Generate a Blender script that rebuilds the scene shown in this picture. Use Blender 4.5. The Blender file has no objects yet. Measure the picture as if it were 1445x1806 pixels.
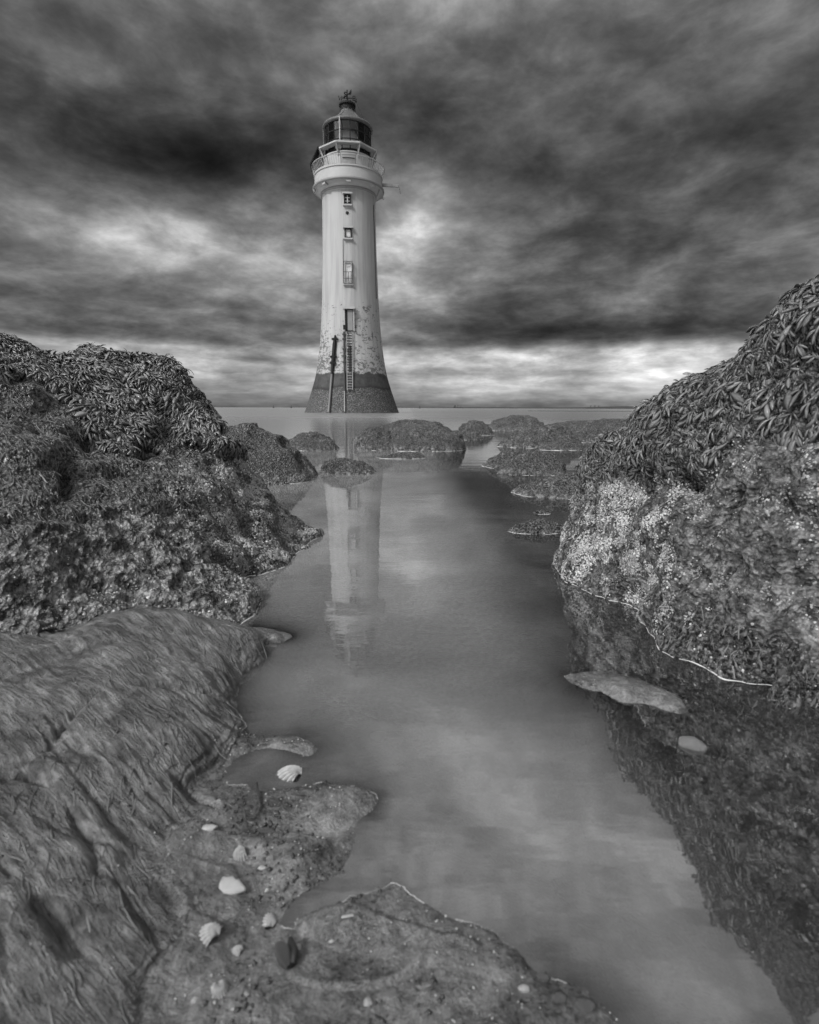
import bpy, math, random
import numpy as np
from mathutils import Matrix, Vector

random.seed(7)
rng = np.random.default_rng(7)
SC = bpy.context.scene
COL = SC.collection

# ------------------------------------------------------------------ camera
FPX, PW, PH = 950.0, 1445.0, 1806.0          # focal length and photo size in photo pixels
HCAM = 0.5                                   # the tripod stands low over the pool
PITCH = math.atan((PH / 2 - 719.5) / FPX)
ROLL = math.radians(0.22)
cam_d = bpy.data.cameras.new('camera')
cam = bpy.data.objects.new('camera', cam_d)
COL.objects.link(cam)
cam_d.sensor_fit = 'VERTICAL'
cam_d.sensor_height = 36.0
cam_d.lens = 36.0 * FPX / PH
cam_d.clip_start = 0.02
cam_d.clip_end = 30000
CAMROT = Matrix.Rotation(math.pi / 2 - PITCH, 3, 'X') @ Matrix.Rotation(ROLL, 3, 'Z')
cam.matrix_world = Matrix.Translation((0, 0, HCAM)) @ CAMROT.to_4x4()
cam_d.dof.use_dof = True
cam_d.dof.focus_distance = 3.0
cam_d.dof.aperture_fstop = 7.0
SC.camera = cam
RC = np.array(CAMROT)
CP = np.array([0, 0, HCAM])

# ------------------------------------------------------------------ node helper
class NT:
    def __init__(s, tree):
        s.t = tree
        s.n = tree.nodes
        s.l = tree.links
    def new(s, typ, **kw):
        n = s.n.new(typ)
        for k, v in kw.items():
            setattr(n, k, v)
        return n
    def put(s, sock, v):
        if isinstance(v, bpy.types.NodeSocket):
            s.l.new(v, sock)
        elif v is not None:
            if sock.type == 'RGBA' and isinstance(v, (int, float)):
                v = (v, v, v, 1)
            sock.default_value = v
    def math(s, op, a, b=None, c=None, clamp=False):
        n = s.new('ShaderNodeMath', operation=op, use_clamp=clamp)
        s.put(n.inputs[0], a)
        if b is not None: s.put(n.inputs[1], b)
        if c is not None: s.put(n.inputs[2], c)
        return n.outputs[0]
    def noise(s, vec, scale, detail=4, rough=0.55, dist=0.0):
        n = s.new('ShaderNodeTexNoise')
        s.put(n.inputs['Vector'], vec)
        n.inputs['Scale'].default_value = scale
        n.inputs['Detail'].default_value = detail
        n.inputs['Roughness'].default_value = rough
        n.inputs['Distortion'].default_value = dist
        return n.outputs[0]
    def voronoi(s, vec, scale, feature='F1'):
        n = s.new('ShaderNodeTexVoronoi', feature=feature)
        s.put(n.inputs['Vector'], vec)
        n.inputs['Scale'].default_value = scale
        return n.outputs['Distance']
    def vscale(s, vec, xyz, rot=(0, 0, 0)):
        n = s.new('ShaderNodeMapping')
        s.put(n.inputs['Vector'], vec)
        n.inputs['Scale'].default_value = xyz
        n.inputs['Rotation'].default_value = rot
        return n.outputs[0]
    def ramp(s, fac, stops):
        n = s.new('ShaderNodeValToRGB')
        e = n.color_ramp.elements
        while len(e) < len(stops): e.new(0.5)
        for el, (p, v) in zip(e, stops):
            el.position = p
            el.color = (v, v, v, 1)
        s.put(n.inputs[0], fac)
        return n.outputs[0]
    def mix(s, f, a, b):
        n = s.new('ShaderNodeMix', data_type='FLOAT')
        s.put(n.inputs[0], f); s.put(n.inputs[2], a); s.put(n.inputs[3], b)
        return n.outputs[0]
    def bump(s, h, strength=1.0, dist=0.01, normal=None):
        n = s.new('ShaderNodeBump')
        n.inputs['Strength'].default_value = strength
        n.inputs['Distance'].default_value = dist
        s.put(n.inputs['Height'], h)
        if normal is not None: s.put(n.inputs['Normal'], normal)
        return n.outputs[0]

# ------------------------------------------------------------------ world: heavy broken cloud
def px_dir(x, y):
    d = RC @ np.array([(x - PW / 2) / FPX, (PH / 2 - y) / FPX, -1.0])
    return d / np.linalg.norm(d)

SUN_EL, SUN_AZ = math.radians(42), math.radians(222)      # azimuth from +Y, clockwise: behind the camera, a little left
world = bpy.data.worlds.new('World')
SC.world = world
world.use_nodes = True
w = NT(world.node_tree)
w.n.clear()
tc = w.new('ShaderNodeTexCoord').outputs['Generated']
sky = w.new('ShaderNodeTexSky', sky_type='NISHITA', sun_disc=False)
sky.sun_elevation = SUN_EL
sky.sun_rotation = SUN_AZ
sky.dust_density = 3.0
bw = w.new('ShaderNodeRGBToBW')
w.l.new(sky.outputs[0], bw.inputs[0])
sep = w.new('ShaderNodeSeparateXYZ')
w.l.new(tc, sep.inputs[0])
X_, Y_, Z_ = sep.outputs
el = w.math('ARCSINE', Z_)
az = w.math('ARCTAN2', X_, Y_)
# cloud deck seen in perspective: direction projected on a high layer
den = w.math('ADD', w.math('MAXIMUM', Z_, 0.0), 0.17)
comb = w.new('ShaderNodeCombineXYZ')
w.l.new(w.math('DIVIDE', X_, den), comb.inputs[0])
w.l.new(w.math('DIVIDE', Y_, den), comb.inputs[1])
q = comb.outputs[0]
n1 = w.noise(q, 1.15, 6, 0.55, 0.3)
n2 = w.noise(w.vscale(q, (1.0, 1.0, 1), (0, 0, 0.5)), 3.4, 10, 0.60, 0.25)
n2 = w.ramp(n2, [(0.34, 0.22), (0.47, 0.44), (0.55, 0.60), (0.68, 0.80)])
n4 = w.noise(w.vscale(tc, (1, 1, 1.8), (0.3, 0.2, 0)), 13.0, 7, 0.6, 0.3)
n3 = w.noise(w.vscale(tc, (1, 1, 2.2)), 5.5, 8, 0.58, 0.25)
E = w.math('MULTIPLY', w.math('SUBTRACT', n1, 0.5), 4.2)
E = w.math('ADD', E, w.math('MULTIPLY', w.math('SUBTRACT', n2, 0.5), 1.9))
E = w.math('ADD', E, w.math('MULTIPLY', w.math('SUBTRACT', n3, 0.5), 3.6))
E = w.math('ADD', E, w.math('MULTIPLY', w.math('SUBTRACT', n4, 0.5), 2.3))
# the larger masses of dark and bright cloud: centre and half size in photo pixels, strength in stops
BLOBS = [
    (330, 255, 190, 62, -2.3), (500, 300, 130, 50, -0.9), (170, 235, 110, 60, -0.8),
    (770, 215, 90, 75, -1.3), (520, 130, 110, 40, 0.9), (180, 110, 120, 35, 0.5),
    (1290, 145, 150, 45, 0.9), (960, 190, 60, 60, 0.5), (840, 80, 120, 40, -0.6),
    (150, 410, 210, 70, 1.1), (420, 440, 160, 70, 0.9), (745, 400, 60, 50, 1.5), (690, 480, 70, 110, 0.6),
    (1120, 410, 320, 55, -0.9), (1050, 265, 230, 45, -0.5), (1250, 310, 200, 40, -0.5),
    (1080, 520, 330, 45, -0.5), (1030, 585, 320, 25, -1.3), (1180, 570, 240, 28, -0.7),
    (250, 590, 260, 26, -0.7), (900, 500, 160, 30, 0.4), (1000, 606, 60, 12, 0.9),
    (790, 655, 110, 9, -1.0), (460, 634, 70, 6, -1.0), (450, 668, 90, 14, -0.5),
    (1180, 330, 120, 24, 0.4), (60, 300, 90, 60, 0.3), (660, 470, 150, 140, 1.0), (300, 490, 260, 50, 0.35), (760, 330, 70, 40, 0.5),
]
calm = w.new('ShaderNodeMapRange', interpolation_type='SMOOTHSTEP')
w.l.new(el, calm.inputs[0])
calm.inputs[1].default_value = 0.0; calm.inputs[2].default_value = 0.14; calm.inputs[3].default_value = 0.5; calm.inputs[4].default_value = 1.0
E = w.math('MULTIPLY', E, calm.outputs[0])
for bx, by, sx, sy, amp in BLOBS:
    d0, dx, dy = px_dir(bx, by), px_dir(bx + sx, by), px_dir(bx, by - sy)
    a0, e0 = math.atan2(d0[0], d0[1]), math.asin(d0[2])
    wa = abs(math.atan2(dx[0], dx[1]) - a0)
    we = abs(math.asin(dy[2]) - e0)
    u = w.math('DIVIDE', w.math('SUBTRACT', az, a0), wa)
    v = w.math('DIVIDE', w.math('SUBTRACT', el, e0), we)
    r2 = w.math('ADD', w.math('MULTIPLY', u, u), w.math('MULTIPLY', v, v))
    r2 = w.math('ADD', r2, w.math('MULTIPLY', w.math('SUBTRACT', n3, 0.5), 1.6))
    gau = w.math('EXPONENT', w.math('MULTIPLY', w.math('MAXIMUM', r2, 0.0), -0.9))
    E = w.math('MULTIPLY_ADD', gau, amp, E)
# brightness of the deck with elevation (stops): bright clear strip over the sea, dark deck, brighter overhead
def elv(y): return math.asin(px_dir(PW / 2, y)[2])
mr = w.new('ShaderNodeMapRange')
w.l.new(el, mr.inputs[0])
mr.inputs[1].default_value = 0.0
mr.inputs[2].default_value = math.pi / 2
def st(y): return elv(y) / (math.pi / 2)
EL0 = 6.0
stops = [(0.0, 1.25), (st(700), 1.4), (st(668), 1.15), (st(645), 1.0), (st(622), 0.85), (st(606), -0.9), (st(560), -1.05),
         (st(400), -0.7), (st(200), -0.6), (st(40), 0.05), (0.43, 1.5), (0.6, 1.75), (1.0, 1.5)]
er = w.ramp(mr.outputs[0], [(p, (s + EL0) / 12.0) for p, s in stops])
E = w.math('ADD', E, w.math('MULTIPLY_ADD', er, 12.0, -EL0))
SKY_GAIN = 0.0
E = w.math('ADD', E, SKY_GAIN)
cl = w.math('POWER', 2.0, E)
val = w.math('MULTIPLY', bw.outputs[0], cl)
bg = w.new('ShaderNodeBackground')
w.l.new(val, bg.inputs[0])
bg.inputs[1].default_value = 0.085
wo = w.new('ShaderNodeOutputWorld')
w.l.new(bg.outputs[0], wo.inputs[0])

sun_d = bpy.data.lights.new('sun', 'SUN')
sun_d.energy = 2.3
sun_d.angle = math.radians(7)
sun_d.color = (1.0, 1.0, 1.0)                # black and white picture: neutral light
sun = bpy.data.objects.new('sun', sun_d)
COL.objects.link(sun)
sdir = Vector((math.sin(SUN_AZ) * math.cos(SUN_EL), math.cos(SUN_AZ) * math.cos(SUN_EL), math.sin(SUN_EL)))
sun.rotation_euler = sdir.to_track_quat('Z', 'Y').to_euler()

vs = SC.view_settings
SC.display_settings.display_device = 'sRGB'
vs.view_transform = 'Standard'
vs.look = 'None'
vs.exposure = 0.0
vs.gamma = 1.0
vs.use_curve_mapping = False
SC.cycles.max_bounces = 5
SC.cycles.diffuse_bounces = 2
SC.cycles.glossy_bounces = 3
SC.cycles.transparent_max_bounces = 8
SC.cycles.use_adaptive_sampling = True
SC.cycles.adaptive_threshold = 0.02
world.cycles.sampling_method = 'MANUAL'
world.cycles.sample_map_resolution = 512
SC.cycles.use_denoising = True

# ------------------------------------------------------------------ geometry helpers
def ray(x, y):
    return RC @ np.array([(x - PW / 2) / FPX, (PH / 2 - y) / FPX, -1.0])
def at_z(x, y, z=0.0):
    d = ray(x, y)
    t = (z - HCAM) / d[2]
    return CP + d * t
def at_y(x, y, Y):
    d = ray(x, y)
    return CP + d * (Y / d[1])
def project(P):
    c = (P - CP) @ RC
    dep = np.maximum(-c[..., 2], 1e-4)
    return PW / 2 + FPX * c[..., 0] / dep, PH / 2 - FPX * c[..., 1] / dep

def in_poly(x, y, poly):
    x = np.asarray(x); y = np.asarray(y)
    res = np.zeros(x.shape, bool)
    n = len(poly)
    for i in range(n):
        x0, y0 = poly[i]; x1, y1 = poly[(i + 1) % n]
        if y0 == y1: continue
        c = ((y0 > y) != (y1 > y)) & (x < (x1 - x0) * (y - y0) / (y1 - y0) + x0)
        res ^= c
    return res

def _hash(ix, iy, iz, seed):
    h = (ix * 374761393 + iy * 668265263 + iz * 2147483647 + seed * 974634777) & 0xFFFFFFFF
    h = ((h ^ (h >> 13)) * 1274126177) & 0xFFFFFFFF
    h = ((h ^ (h >> 16)) * 2246822519) & 0xFFFFFFFF
    return ((h ^ (h >> 15)) & 0xFFFFFF) / float(0xFFFFFF)
def vnoise(P, seed=0):
    """value noise in -1..1"""
    P = np.asarray(P, float)
    i = np.floor(P).astype(np.int64)
    f = P - i
    f = f * f * f * (f * (f * 6 - 15) + 10)
    r = 0
    for dx in (0, 1):
        wx = f[..., 0] if dx else 1 - f[..., 0]
        for dy in (0, 1):
            wy = f[..., 1] if dy else 1 - f[..., 1]
            for dz in (0, 1):
                wz = f[..., 2] if dz else 1 - f[..., 2]
                r = r + wx * wy * wz * _hash(i[..., 0] + dx, i[..., 1] + dy, i[..., 2] + dz, seed)
    return r * 2 - 1
def fbm(P, scale, octv=4, seed=0, gain=0.5, ridged=False):
    P = np.asarray(P, float) * scale
    a, s, tot = 1.0, 0, 0
    for o in range(octv):
        n = vnoise(P + 17.3 * o, seed + o)
        if ridged: n = 1 - 2 * np.abs(n)
        s = s + a * n
        tot += a
        a *= gain
        P = P * 2.03
    return s / tot
def smooth(a, b, x):
    t = np.clip((x - a) / (b - a), 0, 1)
    return t * t * (3 - 2 * t)

def np_mesh(name, verts, quads=None, tris=None, smoothf=True, attrs=None):
    verts = np.asarray(verts, np.float32).reshape(-1, 3)
    qs = np.asarray(quads, np.int32).reshape(-1, 4) if quads is not None and len(quads) else np.zeros((0, 4), np.int32)
    ts = np.asarray(tris, np.int32).reshape(-1, 3) if tris is not None and len(tris) else np.zeros((0, 3), np.int32)
    me = bpy.data.meshes.new(name)
    me.vertices.add(len(verts))
    me.vertices.foreach_set('co', verts.ravel())
    nl = qs.size + ts.size
    me.loops.add(nl)
    me.loops.foreach_set('vertex_index', np.concatenate([qs.ravel(), ts.ravel()]))
    me.polygons.add(len(qs) + len(ts))
    starts = np.concatenate([np.arange(len(qs)) * 4, qs.size + np.arange(len(ts)) * 3]).astype(np.int32)
    me.polygons.foreach_set('loop_start', starts)
    me.polygons.foreach_set('use_smooth', np.full(len(starts), smoothf, bool))
    for k, v in (attrs or {}).items():
        at = me.attributes.new(k, 'FLOAT', 'POINT')
        at.data.foreach_set('value', np.asarray(v, np.float32).ravel())
    me.update(calc_edges=True)
    me.validate()
    return me
def grid_quads(nr, nc, off=0, wrap=False):
    r = np.arange(nr - 1)[:, None]
    c = np.arange(nc if wrap else nc - 1)[None, :]
    c2 = (c + 1) % nc
    a = r * nc + c; b = r * nc + c2; d = (r + 1) * nc + c2; e = (r + 1) * nc + c
    return np.stack([a, b, d, e], -1).reshape(-1, 4) + off
def obj(name, me, mat=None, parent=None, loc=None, mw=None):
    o = bpy.data.objects.new(name, me)
    COL.objects.link(o)
    if mat is not None and not me.materials: me.materials.append(mat)
    if parent is not None: o.parent = parent
    if loc is not None: o.location = loc
    if mw is not None: o.matrix_basis = mw
    return o
def tag(o, label=None, cat=None, group=None, kind=None):
    if label: o['label'] = label
    if cat: o['category'] = cat
    if group: o['group'] = group
    if kind: o['kind'] = kind
    return o
def empty(name, loc=(0, 0, 0), rz=0.0):
    o = bpy.data.objects.new(name, None)
    o.empty_display_size = 0.1
    COL.objects.link(o)
    o.location = loc
    o.rotation_euler = (0, 0, rz)
    return o

class MB:
    def __init__(s): s.v = []; s.f = []
    def add(s, vs, fs):
        o = len(s.v)
        s.v += [tuple(map(float, p)) for p in vs]
        s.f += [tuple(i + o for i in f) for f in fs]
    def box(s, c, size, rz=0.0, m=None):
        hx, hy, hz = [k / 2 for k in size]
        pts = [Vector((x, y, z)) for z in (-hz, hz) for x, y in ((-hx, -hy), (hx, -hy), (hx, hy), (-hx, hy))]
        R = m if m is not None else Matrix.Rotation(rz, 3, 'Z')
        s.add([R @ p + Vector(c) for p in pts],
              [(3, 2, 1, 0), (4, 5, 6, 7), (0, 1, 5, 4), (1, 2, 6, 5), (2, 3, 7, 6), (3, 0, 4, 7)])
    def tube(s, pts, r, seg=8, cap=True):
        pts = [Vector(p) for p in pts]
        rs = r if isinstance(r, (list, tuple)) else [r] * len(pts)
        vs, fs = [], []
        for i, p in enumerate(pts):
            t = (pts[min(i + 1, len(pts) - 1)] - pts[max(i - 1, 0)]).normalized()
            a = t.orthogonal().normalized() if i == 0 else (a - t * a.dot(t)).normalized()
            b = t.cross(a)
            for k in range(seg):
                th = 2 * math.pi * k / seg
                vs.append(p + (a * math.cos(th) + b * math.sin(th)) * rs[i])
        for i in range(len(pts) - 1):
            for k in range(seg):
                k2 = (k + 1) % seg
                fs.append((i * seg + k, i * seg + k2, (i + 1) * seg + k2, (i + 1) * seg + k))
        if cap:
            fs.append(tuple(reversed(range(seg))))
            fs.append(tuple((len(pts) - 1) * seg + k for k in range(seg)))
        s.add(vs, fs)
    def lathe(s, prof, seg=64, a0=0.0, a1=2 * math.pi, closed=False):
        full = abs(a1 - a0 - 2 * math.pi) < 1e-6
        n = seg if full else seg + 1
        vs = [(r * math.sin(a0 + (a1 - a0) * k / seg), -r * math.cos(a0 + (a1 - a0) * k / seg), z)
              for r, z in prof for k in range(n)]
        fs = []
        m = len(prof)
        for i in range(m if closed else m - 1):
            i2 = (i + 1) % m
            for k in range(seg):
                k2 = (k + 1) % n
                fs.append((i * n + k, i * n + k2, i2 * n + k2, i2 * n + k))
        s.add(vs, fs)
    def mesh(s, name, smoothf=False):
        me = bpy.data.meshes.new(name)
        me.from_pydata(s.v, [], s.f)
        if smoothf:
            me.polygons.foreach_set('use_smooth', [True] * len(me.polygons))
        me.update()
        return me
    def build(s, name, mat, parent=None, smoothf=False, **kw):
        return obj(name, s.mesh(name, smoothf), mat, parent, **kw)

# ------------------------------------------------------------------ materials (all greys: the picture is monochrome)
def material(name):
    m = bpy.data.materials.new(name)
    m.use_nodes = True
    nt = NT(m.node_tree)
    nt.n.clear()
    out = nt.new('ShaderNodeOutputMaterial')
    return m, nt, out
def principled(nt, out, col, rough=0.6, spec=0.4, normal=None, metal=0.0):
    p = nt.new('ShaderNodeBsdfPrincipled')
    nt.put(p.inputs['Base Color'], col)
    nt.put(p.inputs['Roughness'], rough)
    p.inputs['Specular IOR Level'].default_value = spec
    p.inputs['Metallic'].default_value = metal
    if normal is not None: nt.put(p.inputs['Normal'], normal)
    nt.l.new(p.outputs[0], out.inputs[0])
    return p
def objco(nt): return nt.new('ShaderNodeTexCoord').outputs['Object']
def attr(nt, name):
    n = nt.new('ShaderNodeAttribute'); n.attribute_name = name
    return n.outputs['Fac']
def simple(name, v, rough=0.5, spec=0.4, var=0.25, scale=8.0, bump=0.0, bscale=40.0, metal=0.0):
    m, nt, out = material(name)
    c = objco(nt)
    n = nt.noise(c, scale, 5, 0.6)
    col = nt.math('MULTIPLY', nt.math('MULTIPLY_ADD', nt.math('SUBTRACT', n, 0.5), 2 * var, 1.0), v)
    nm = nt.bump(nt.noise(c, bscale, 4), 0.6, bump) if bump else None
    principled(nt, out, col, rough, spec, nm, metal)
    return m

def rock_material():
    m, nt, out = material('weathered_rock')
    c = objco(nt)
    weed = attr(nt, 'weed')
    lump = attr(nt, 'lump')
    big = nt.noise(c, 9, 6, 0.6, 0.3)
    fine = nt.noise(c, 52, 7, 0.62, 0.4)
    vor = nt.voronoi(c, 95)
    vor2 = nt.voronoi(c, 210)
    col = nt.ramp(big, [(0.3, 0.05), (0.7, 0.24)])
    col = nt.math('MULTIPLY', col, nt.ramp(fine, [(0.39, 0.06), (0.5, 0.6), (0.6, 2.5)]))  # tone follows bump height: crevice shade and crest highlights put into the colour
    wcol = nt.ramp(nt.noise(c, 120, 5, 0.65), [(0.40, 0.006), (0.52, 0.07), (0.66, 0.26)])
    col = nt.mix(weed, col, wcol)
    lcol = nt.ramp(nt.noise(c, 34, 7, 0.68), [(0.37, 0.02), (0.5, 0.13), (0.62, 0.42)])
    col = nt.mix(lump, col, lcol)
    h = nt.math('ADD', nt.math('MULTIPLY', fine, 1.2), nt.math('MULTIPLY', vor, 0.8))
    h = nt.math('ADD', h, nt.math('MULTIPLY', vor2, 0.2))
    nm = nt.bump(h, 1.0, 0.020)
    principled(nt, out, col, nt.mix(fine, 0.10, 0.36), 0.7, nm)
    return m

def sand_material():
    m, nt, out = material('wet_sand')
    c = objco(nt)
    mat_ = attr(nt, 'weed')
    tone = nt.noise(c, 7, 5, 0.6, 0.4)
    grain = nt.noise(c, 420, 3, 0.7)
    med = nt.noise(c, 60, 6, 0.62, 0.3)
    col = nt.ramp(tone, [(0.34, 0.04), (0.66, 0.17)])
    col = nt.math('MULTIPLY', col, nt.ramp(grain, [(0.3, 0.6), (0.7, 1.35)]))
    col = nt.math('MULTIPLY', col, nt.ramp(med, [(0.3, 0.55), (0.65, 1.35)]))
    pit = nt.noise(c, 190, 5, 0.7)
    col = nt.math('MULTIPLY', col, nt.ramp(nt.math('MULTIPLY_ADD', nt.math('SUBTRACT', tone, 0.5), 0.5, pit), [(0.36, 0.25), (0.46, 1.0)]))
    # felted green algae: long flow lines running down to the pool
    warp = nt.new('ShaderNodeVectorMath', operation='ADD')
    nw = nt.new('ShaderNodeTexNoise'); nt.l.new(c, nw.inputs['Vector']); nw.inputs['Scale'].default_value = 5.0
    sc_ = nt.new('ShaderNodeVectorMath', operation='SCALE'); nt.l.new(nw.outputs['Color'], sc_.inputs[0]); sc_.inputs['Scale'].default_value = 0.045
    nt.l.new(c, warp.inputs[0]); nt.l.new(sc_.outputs[0], warp.inputs[1])
    flow = nt.vscale(warp.outputs[0], (1, 1, 1), (0, 0, math.radians(35)))
    f1 = nt.noise(nt.vscale(flow, (17, 105, 30)), 1.0, 6, 0.68, 0.12)
    f2 = nt.noise(nt.vscale(flow, (45, 260, 60)), 1.0, 4, 0.65, 0.1)
    fl = nt.math('ADD', nt.math('MULTIPLY', f1, 0.65), nt.math('MULTIPLY', f2, 0.35))
    wcol = nt.ramp(fl, [(0.38, 0.035), (0.5, 0.11), (0.62, 0.22)])  # creases between the ropes get their shade in the colour
    wcol = nt.math('MULTIPLY', wcol, nt.ramp(nt.noise(c, 16, 6, 0.65), [(0.36, 0.4), (0.64, 1.5)]))
    col = nt.mix(mat_, col, wcol)
    hs = nt.math('ADD', nt.math('MULTIPLY', grain, 0.10), nt.math('MULTIPLY', med, 0.7))
    h = nt.mix(mat_, hs, nt.math('ADD', nt.math('MULTIPLY', fl, 2.0), nt.math('MULTIPLY', med, 1.6)))
    nm = nt.bump(h, 0.8, 0.010)
    principled(nt, out, col, nt.mix(mat_, nt.mix(med, 0.12, 0.42), nt.mix(med, 0.18, 0.5)), 0.6, nm)
    return m

def water_material():
    m, nt, out = material('still_water')
    geo = nt.new('ShaderNodeNewGeometry').outputs['Position']
    sp = nt.new('ShaderNodeSeparateXYZ'); nt.l.new(geo, sp.inputs[0])
    yy = sp.outputs[1]
    far = nt.new('ShaderNodeMapRange'); nt.l.new(yy, far.inputs[0])
    far.inputs[1].default_value = 5.0; far.inputs[2].default_value = 30.0
    near = nt.noise(nt.vscale(geo, (2.2, 5.0, 1)), 1.0, 4, 0.5, 0.3)
    rip = nt.noise(nt.vscale(geo, (14, 40, 1)), 1.0, 3, 0.5)
    sea = nt.noise(nt.vscale(geo, (0.35, 1.3, 1)), 1.0, 6, 0.6, 0.2)
    h = nt.math('ADD', nt.math('MULTIPLY', near, 0.0011), nt.math('MULTIPLY', rip, 0.00010))
    h = nt.math('ADD', h, nt.math('MULTIPLY', nt.math('MULTIPLY', sea, 0.05), far.outputs[0]))
    nm = nt.bump(h, 1.0, 1.0)
    fr = nt.new('ShaderNodeFresnel'); fr.inputs[0].default_value = 3.7
    nt.l.new(nm, fr.inputs['Normal'])
    gl = nt.new('ShaderNodeBsdfGlossy')
    nt.put(gl.inputs['Color'], 0.95); nt.put(gl.inputs['Roughness'], nt.math('MULTIPLY_ADD', far.outputs[0], 0.26, 0.022))
    nt.l.new(nm, gl.inputs['Normal'])
    tr = nt.new('ShaderNodeBsdfTransparent'); nt.put(tr.inputs[0], 0.72)
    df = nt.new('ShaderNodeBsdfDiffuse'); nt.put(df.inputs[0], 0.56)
    body = nt.new('ShaderNodeMixShader')
    silt_sheen = nt.ramp(nt.noise(geo, 2.3, 4, 0.55, 0.4), [(0.3, 0.22), (0.7, 0.40)])  # milky colour standing in for brighter sky mirrored in the pool
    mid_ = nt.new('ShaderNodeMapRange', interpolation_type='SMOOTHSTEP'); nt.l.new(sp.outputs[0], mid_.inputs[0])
    mid_.inputs[1].default_value = 0.10; mid_.inputs[2].default_value = 0.42; mid_.inputs[3].default_value = 1.0; mid_.inputs[4].default_value = 0.16  # fades at right, leaving the rock's reflection dark
    silt_sheen = nt.math('MULTIPLY', silt_sheen, mid_.outputs[0])
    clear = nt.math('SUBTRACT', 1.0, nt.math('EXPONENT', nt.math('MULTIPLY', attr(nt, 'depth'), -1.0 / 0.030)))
    silt_sheen = nt.math('MULTIPLY', silt_sheen, clear)
    nt.put(body.inputs[0], silt_sheen)
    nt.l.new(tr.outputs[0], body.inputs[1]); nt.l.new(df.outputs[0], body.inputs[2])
    mx = nt.new('ShaderNodeMixShader')
    nt.l.new(fr.outputs[0], mx.inputs[0]); nt.l.new(body.outputs[0], mx.inputs[1]); nt.l.new(gl.outputs[0], mx.inputs[2])
    nt.l.new(mx.outputs[0], out.inputs[0])
    return m

def weed_material(name, lo, hi, rough=0.32, scale=60):
    m, nt, out = material(name)
    c = objco(nt)
    info = nt.new('ShaderNodeObjectInfo').outputs['Random']
    t = nt.math('ADD', attr(nt, 'tint'), nt.math('MULTIPLY', info, 0.0))
    n = nt.noise(c, scale, 4, 0.6)
    f = nt.math('ADD', nt.math('MULTIPLY', t, 0.65), nt.math('MULTIPLY', n, 0.35), clamp=True)
    col = nt.mix(f, lo, hi)
    principled(nt, out, col, rough, 0.5, nt.bump(n, 0.5, 0.003))
    return m

def tower_material(Zband, Zbarn, Zpeel):
    m, nt, out = material('tower_paint')
    c = objco(nt)
    sp = nt.new('ShaderNodeSeparateXYZ'); nt.l.new(c, sp.inputs[0])
    z = sp.outputs[2]
    big = nt.noise(c, 0.35, 5, 0.6)
    streak = nt.noise(nt.vscale(c, (2.5, 2.5, 0.12)), 1.0, 5, 0.6)
    paint = nt.mix(big, 0.34, 0.43)
    paint = nt.math('MULTIPLY', paint, nt.ramp(streak, [(0.3, 0.74), (0.58, 1.0)]))
    # flaking paint shows the dark stone, more of it lower down
    hgt = nt.new('ShaderNodeMapRange'); nt.l.new(z, hgt.inputs[0])
    hgt.inputs[1].default_value = Zpeel; hgt.inputs[2].default_value = Zband
    hgt.inputs[3].default_value = 0.0; hgt.inputs[4].default_value = 1.0
    clus = nt.noise(c, 0.55, 4, 0.5)
    flake = nt.noise(nt.vscale(c, (1, 1, 1.6)), 2.6, 8, 0.72, 0.4)
    th = nt.math('MULTIPLY_ADD', hgt.outputs[0], 0.13, nt.math('MULTIPLY', nt.math('SUBTRACT', clus, 0.5), 0.34))
    pm = nt.math('ADD', flake, th)
    pm = nt.ramp(pm, [(0.62, 0.0), (0.635, 1.0)])
    pm = nt.math('MULTIPLY', pm, nt.ramp(hgt.outputs[0], [(0.0, 0.0), (0.06, 1.0)]))
    stone = nt.ramp(flake, [(0.3, 0.05), (0.7, 0.16)])
    col = nt.mix(pm, paint, stone)
    wob = nt.math('MULTIPLY', nt.math('SUBTRACT', nt.noise(c, 0.9, 7, 0.65), 0.5), 1.0)
    zb = nt.math('ADD', z, wob)
    b1 = nt.ramp(nt.math('MULTIPLY_ADD', nt.math('SUBTRACT', zb, Zband), 2.0, 0.5, clamp=True), [(0.4, 1.0), (0.6, 0.0)])
    dark = nt.ramp(nt.noise(c, 1.6, 6, 0.6), [(0.3, 0.03), (0.7, 0.08)])
    col = nt.mix(b1, col, dark)
    wob2 = nt.math('MULTIPLY', nt.math('SUBTRACT', nt.noise(c, 0.5, 4), 0.5), 1.1)
    zc = nt.math('ADD', z, wob2)
    b2 = nt.ramp(nt.math('MULTIPLY_ADD', nt.math('SUBTRACT', zc, Zbarn), 2.0, 0.5, clamp=True), [(0.3, 1.0), (0.7, 0.0)])
    sm = nt.noise(c, 9.0, 8, 0.8)
    barn = nt.ramp(sm, [(0.42, 0.02), (0.52, 0.07), (0.66, 0.30)])
    col = nt.mix(b2, col, barn)
    wl = nt.ramp(nt.math('MULTIPLY_ADD', nt.math('SUBTRACT', zc, Zbarn), 1.2, 0.3, clamp=True), [(0.2, 0.0), (0.35, 1.0), (0.6, 0.0)])
    col = nt.mix(nt.math('MULTIPLY', wl, b1), col, 0.025)
    nm = nt.bump(nt.math('ADD', nt.math('MULTIPLY', pm, -0.4), nt.math('MULTIPLY', sm, 0.6)), 0.4, 0.05)
    principled(nt, out, col, 0.7, 0.25, nm)
    return m

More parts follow.
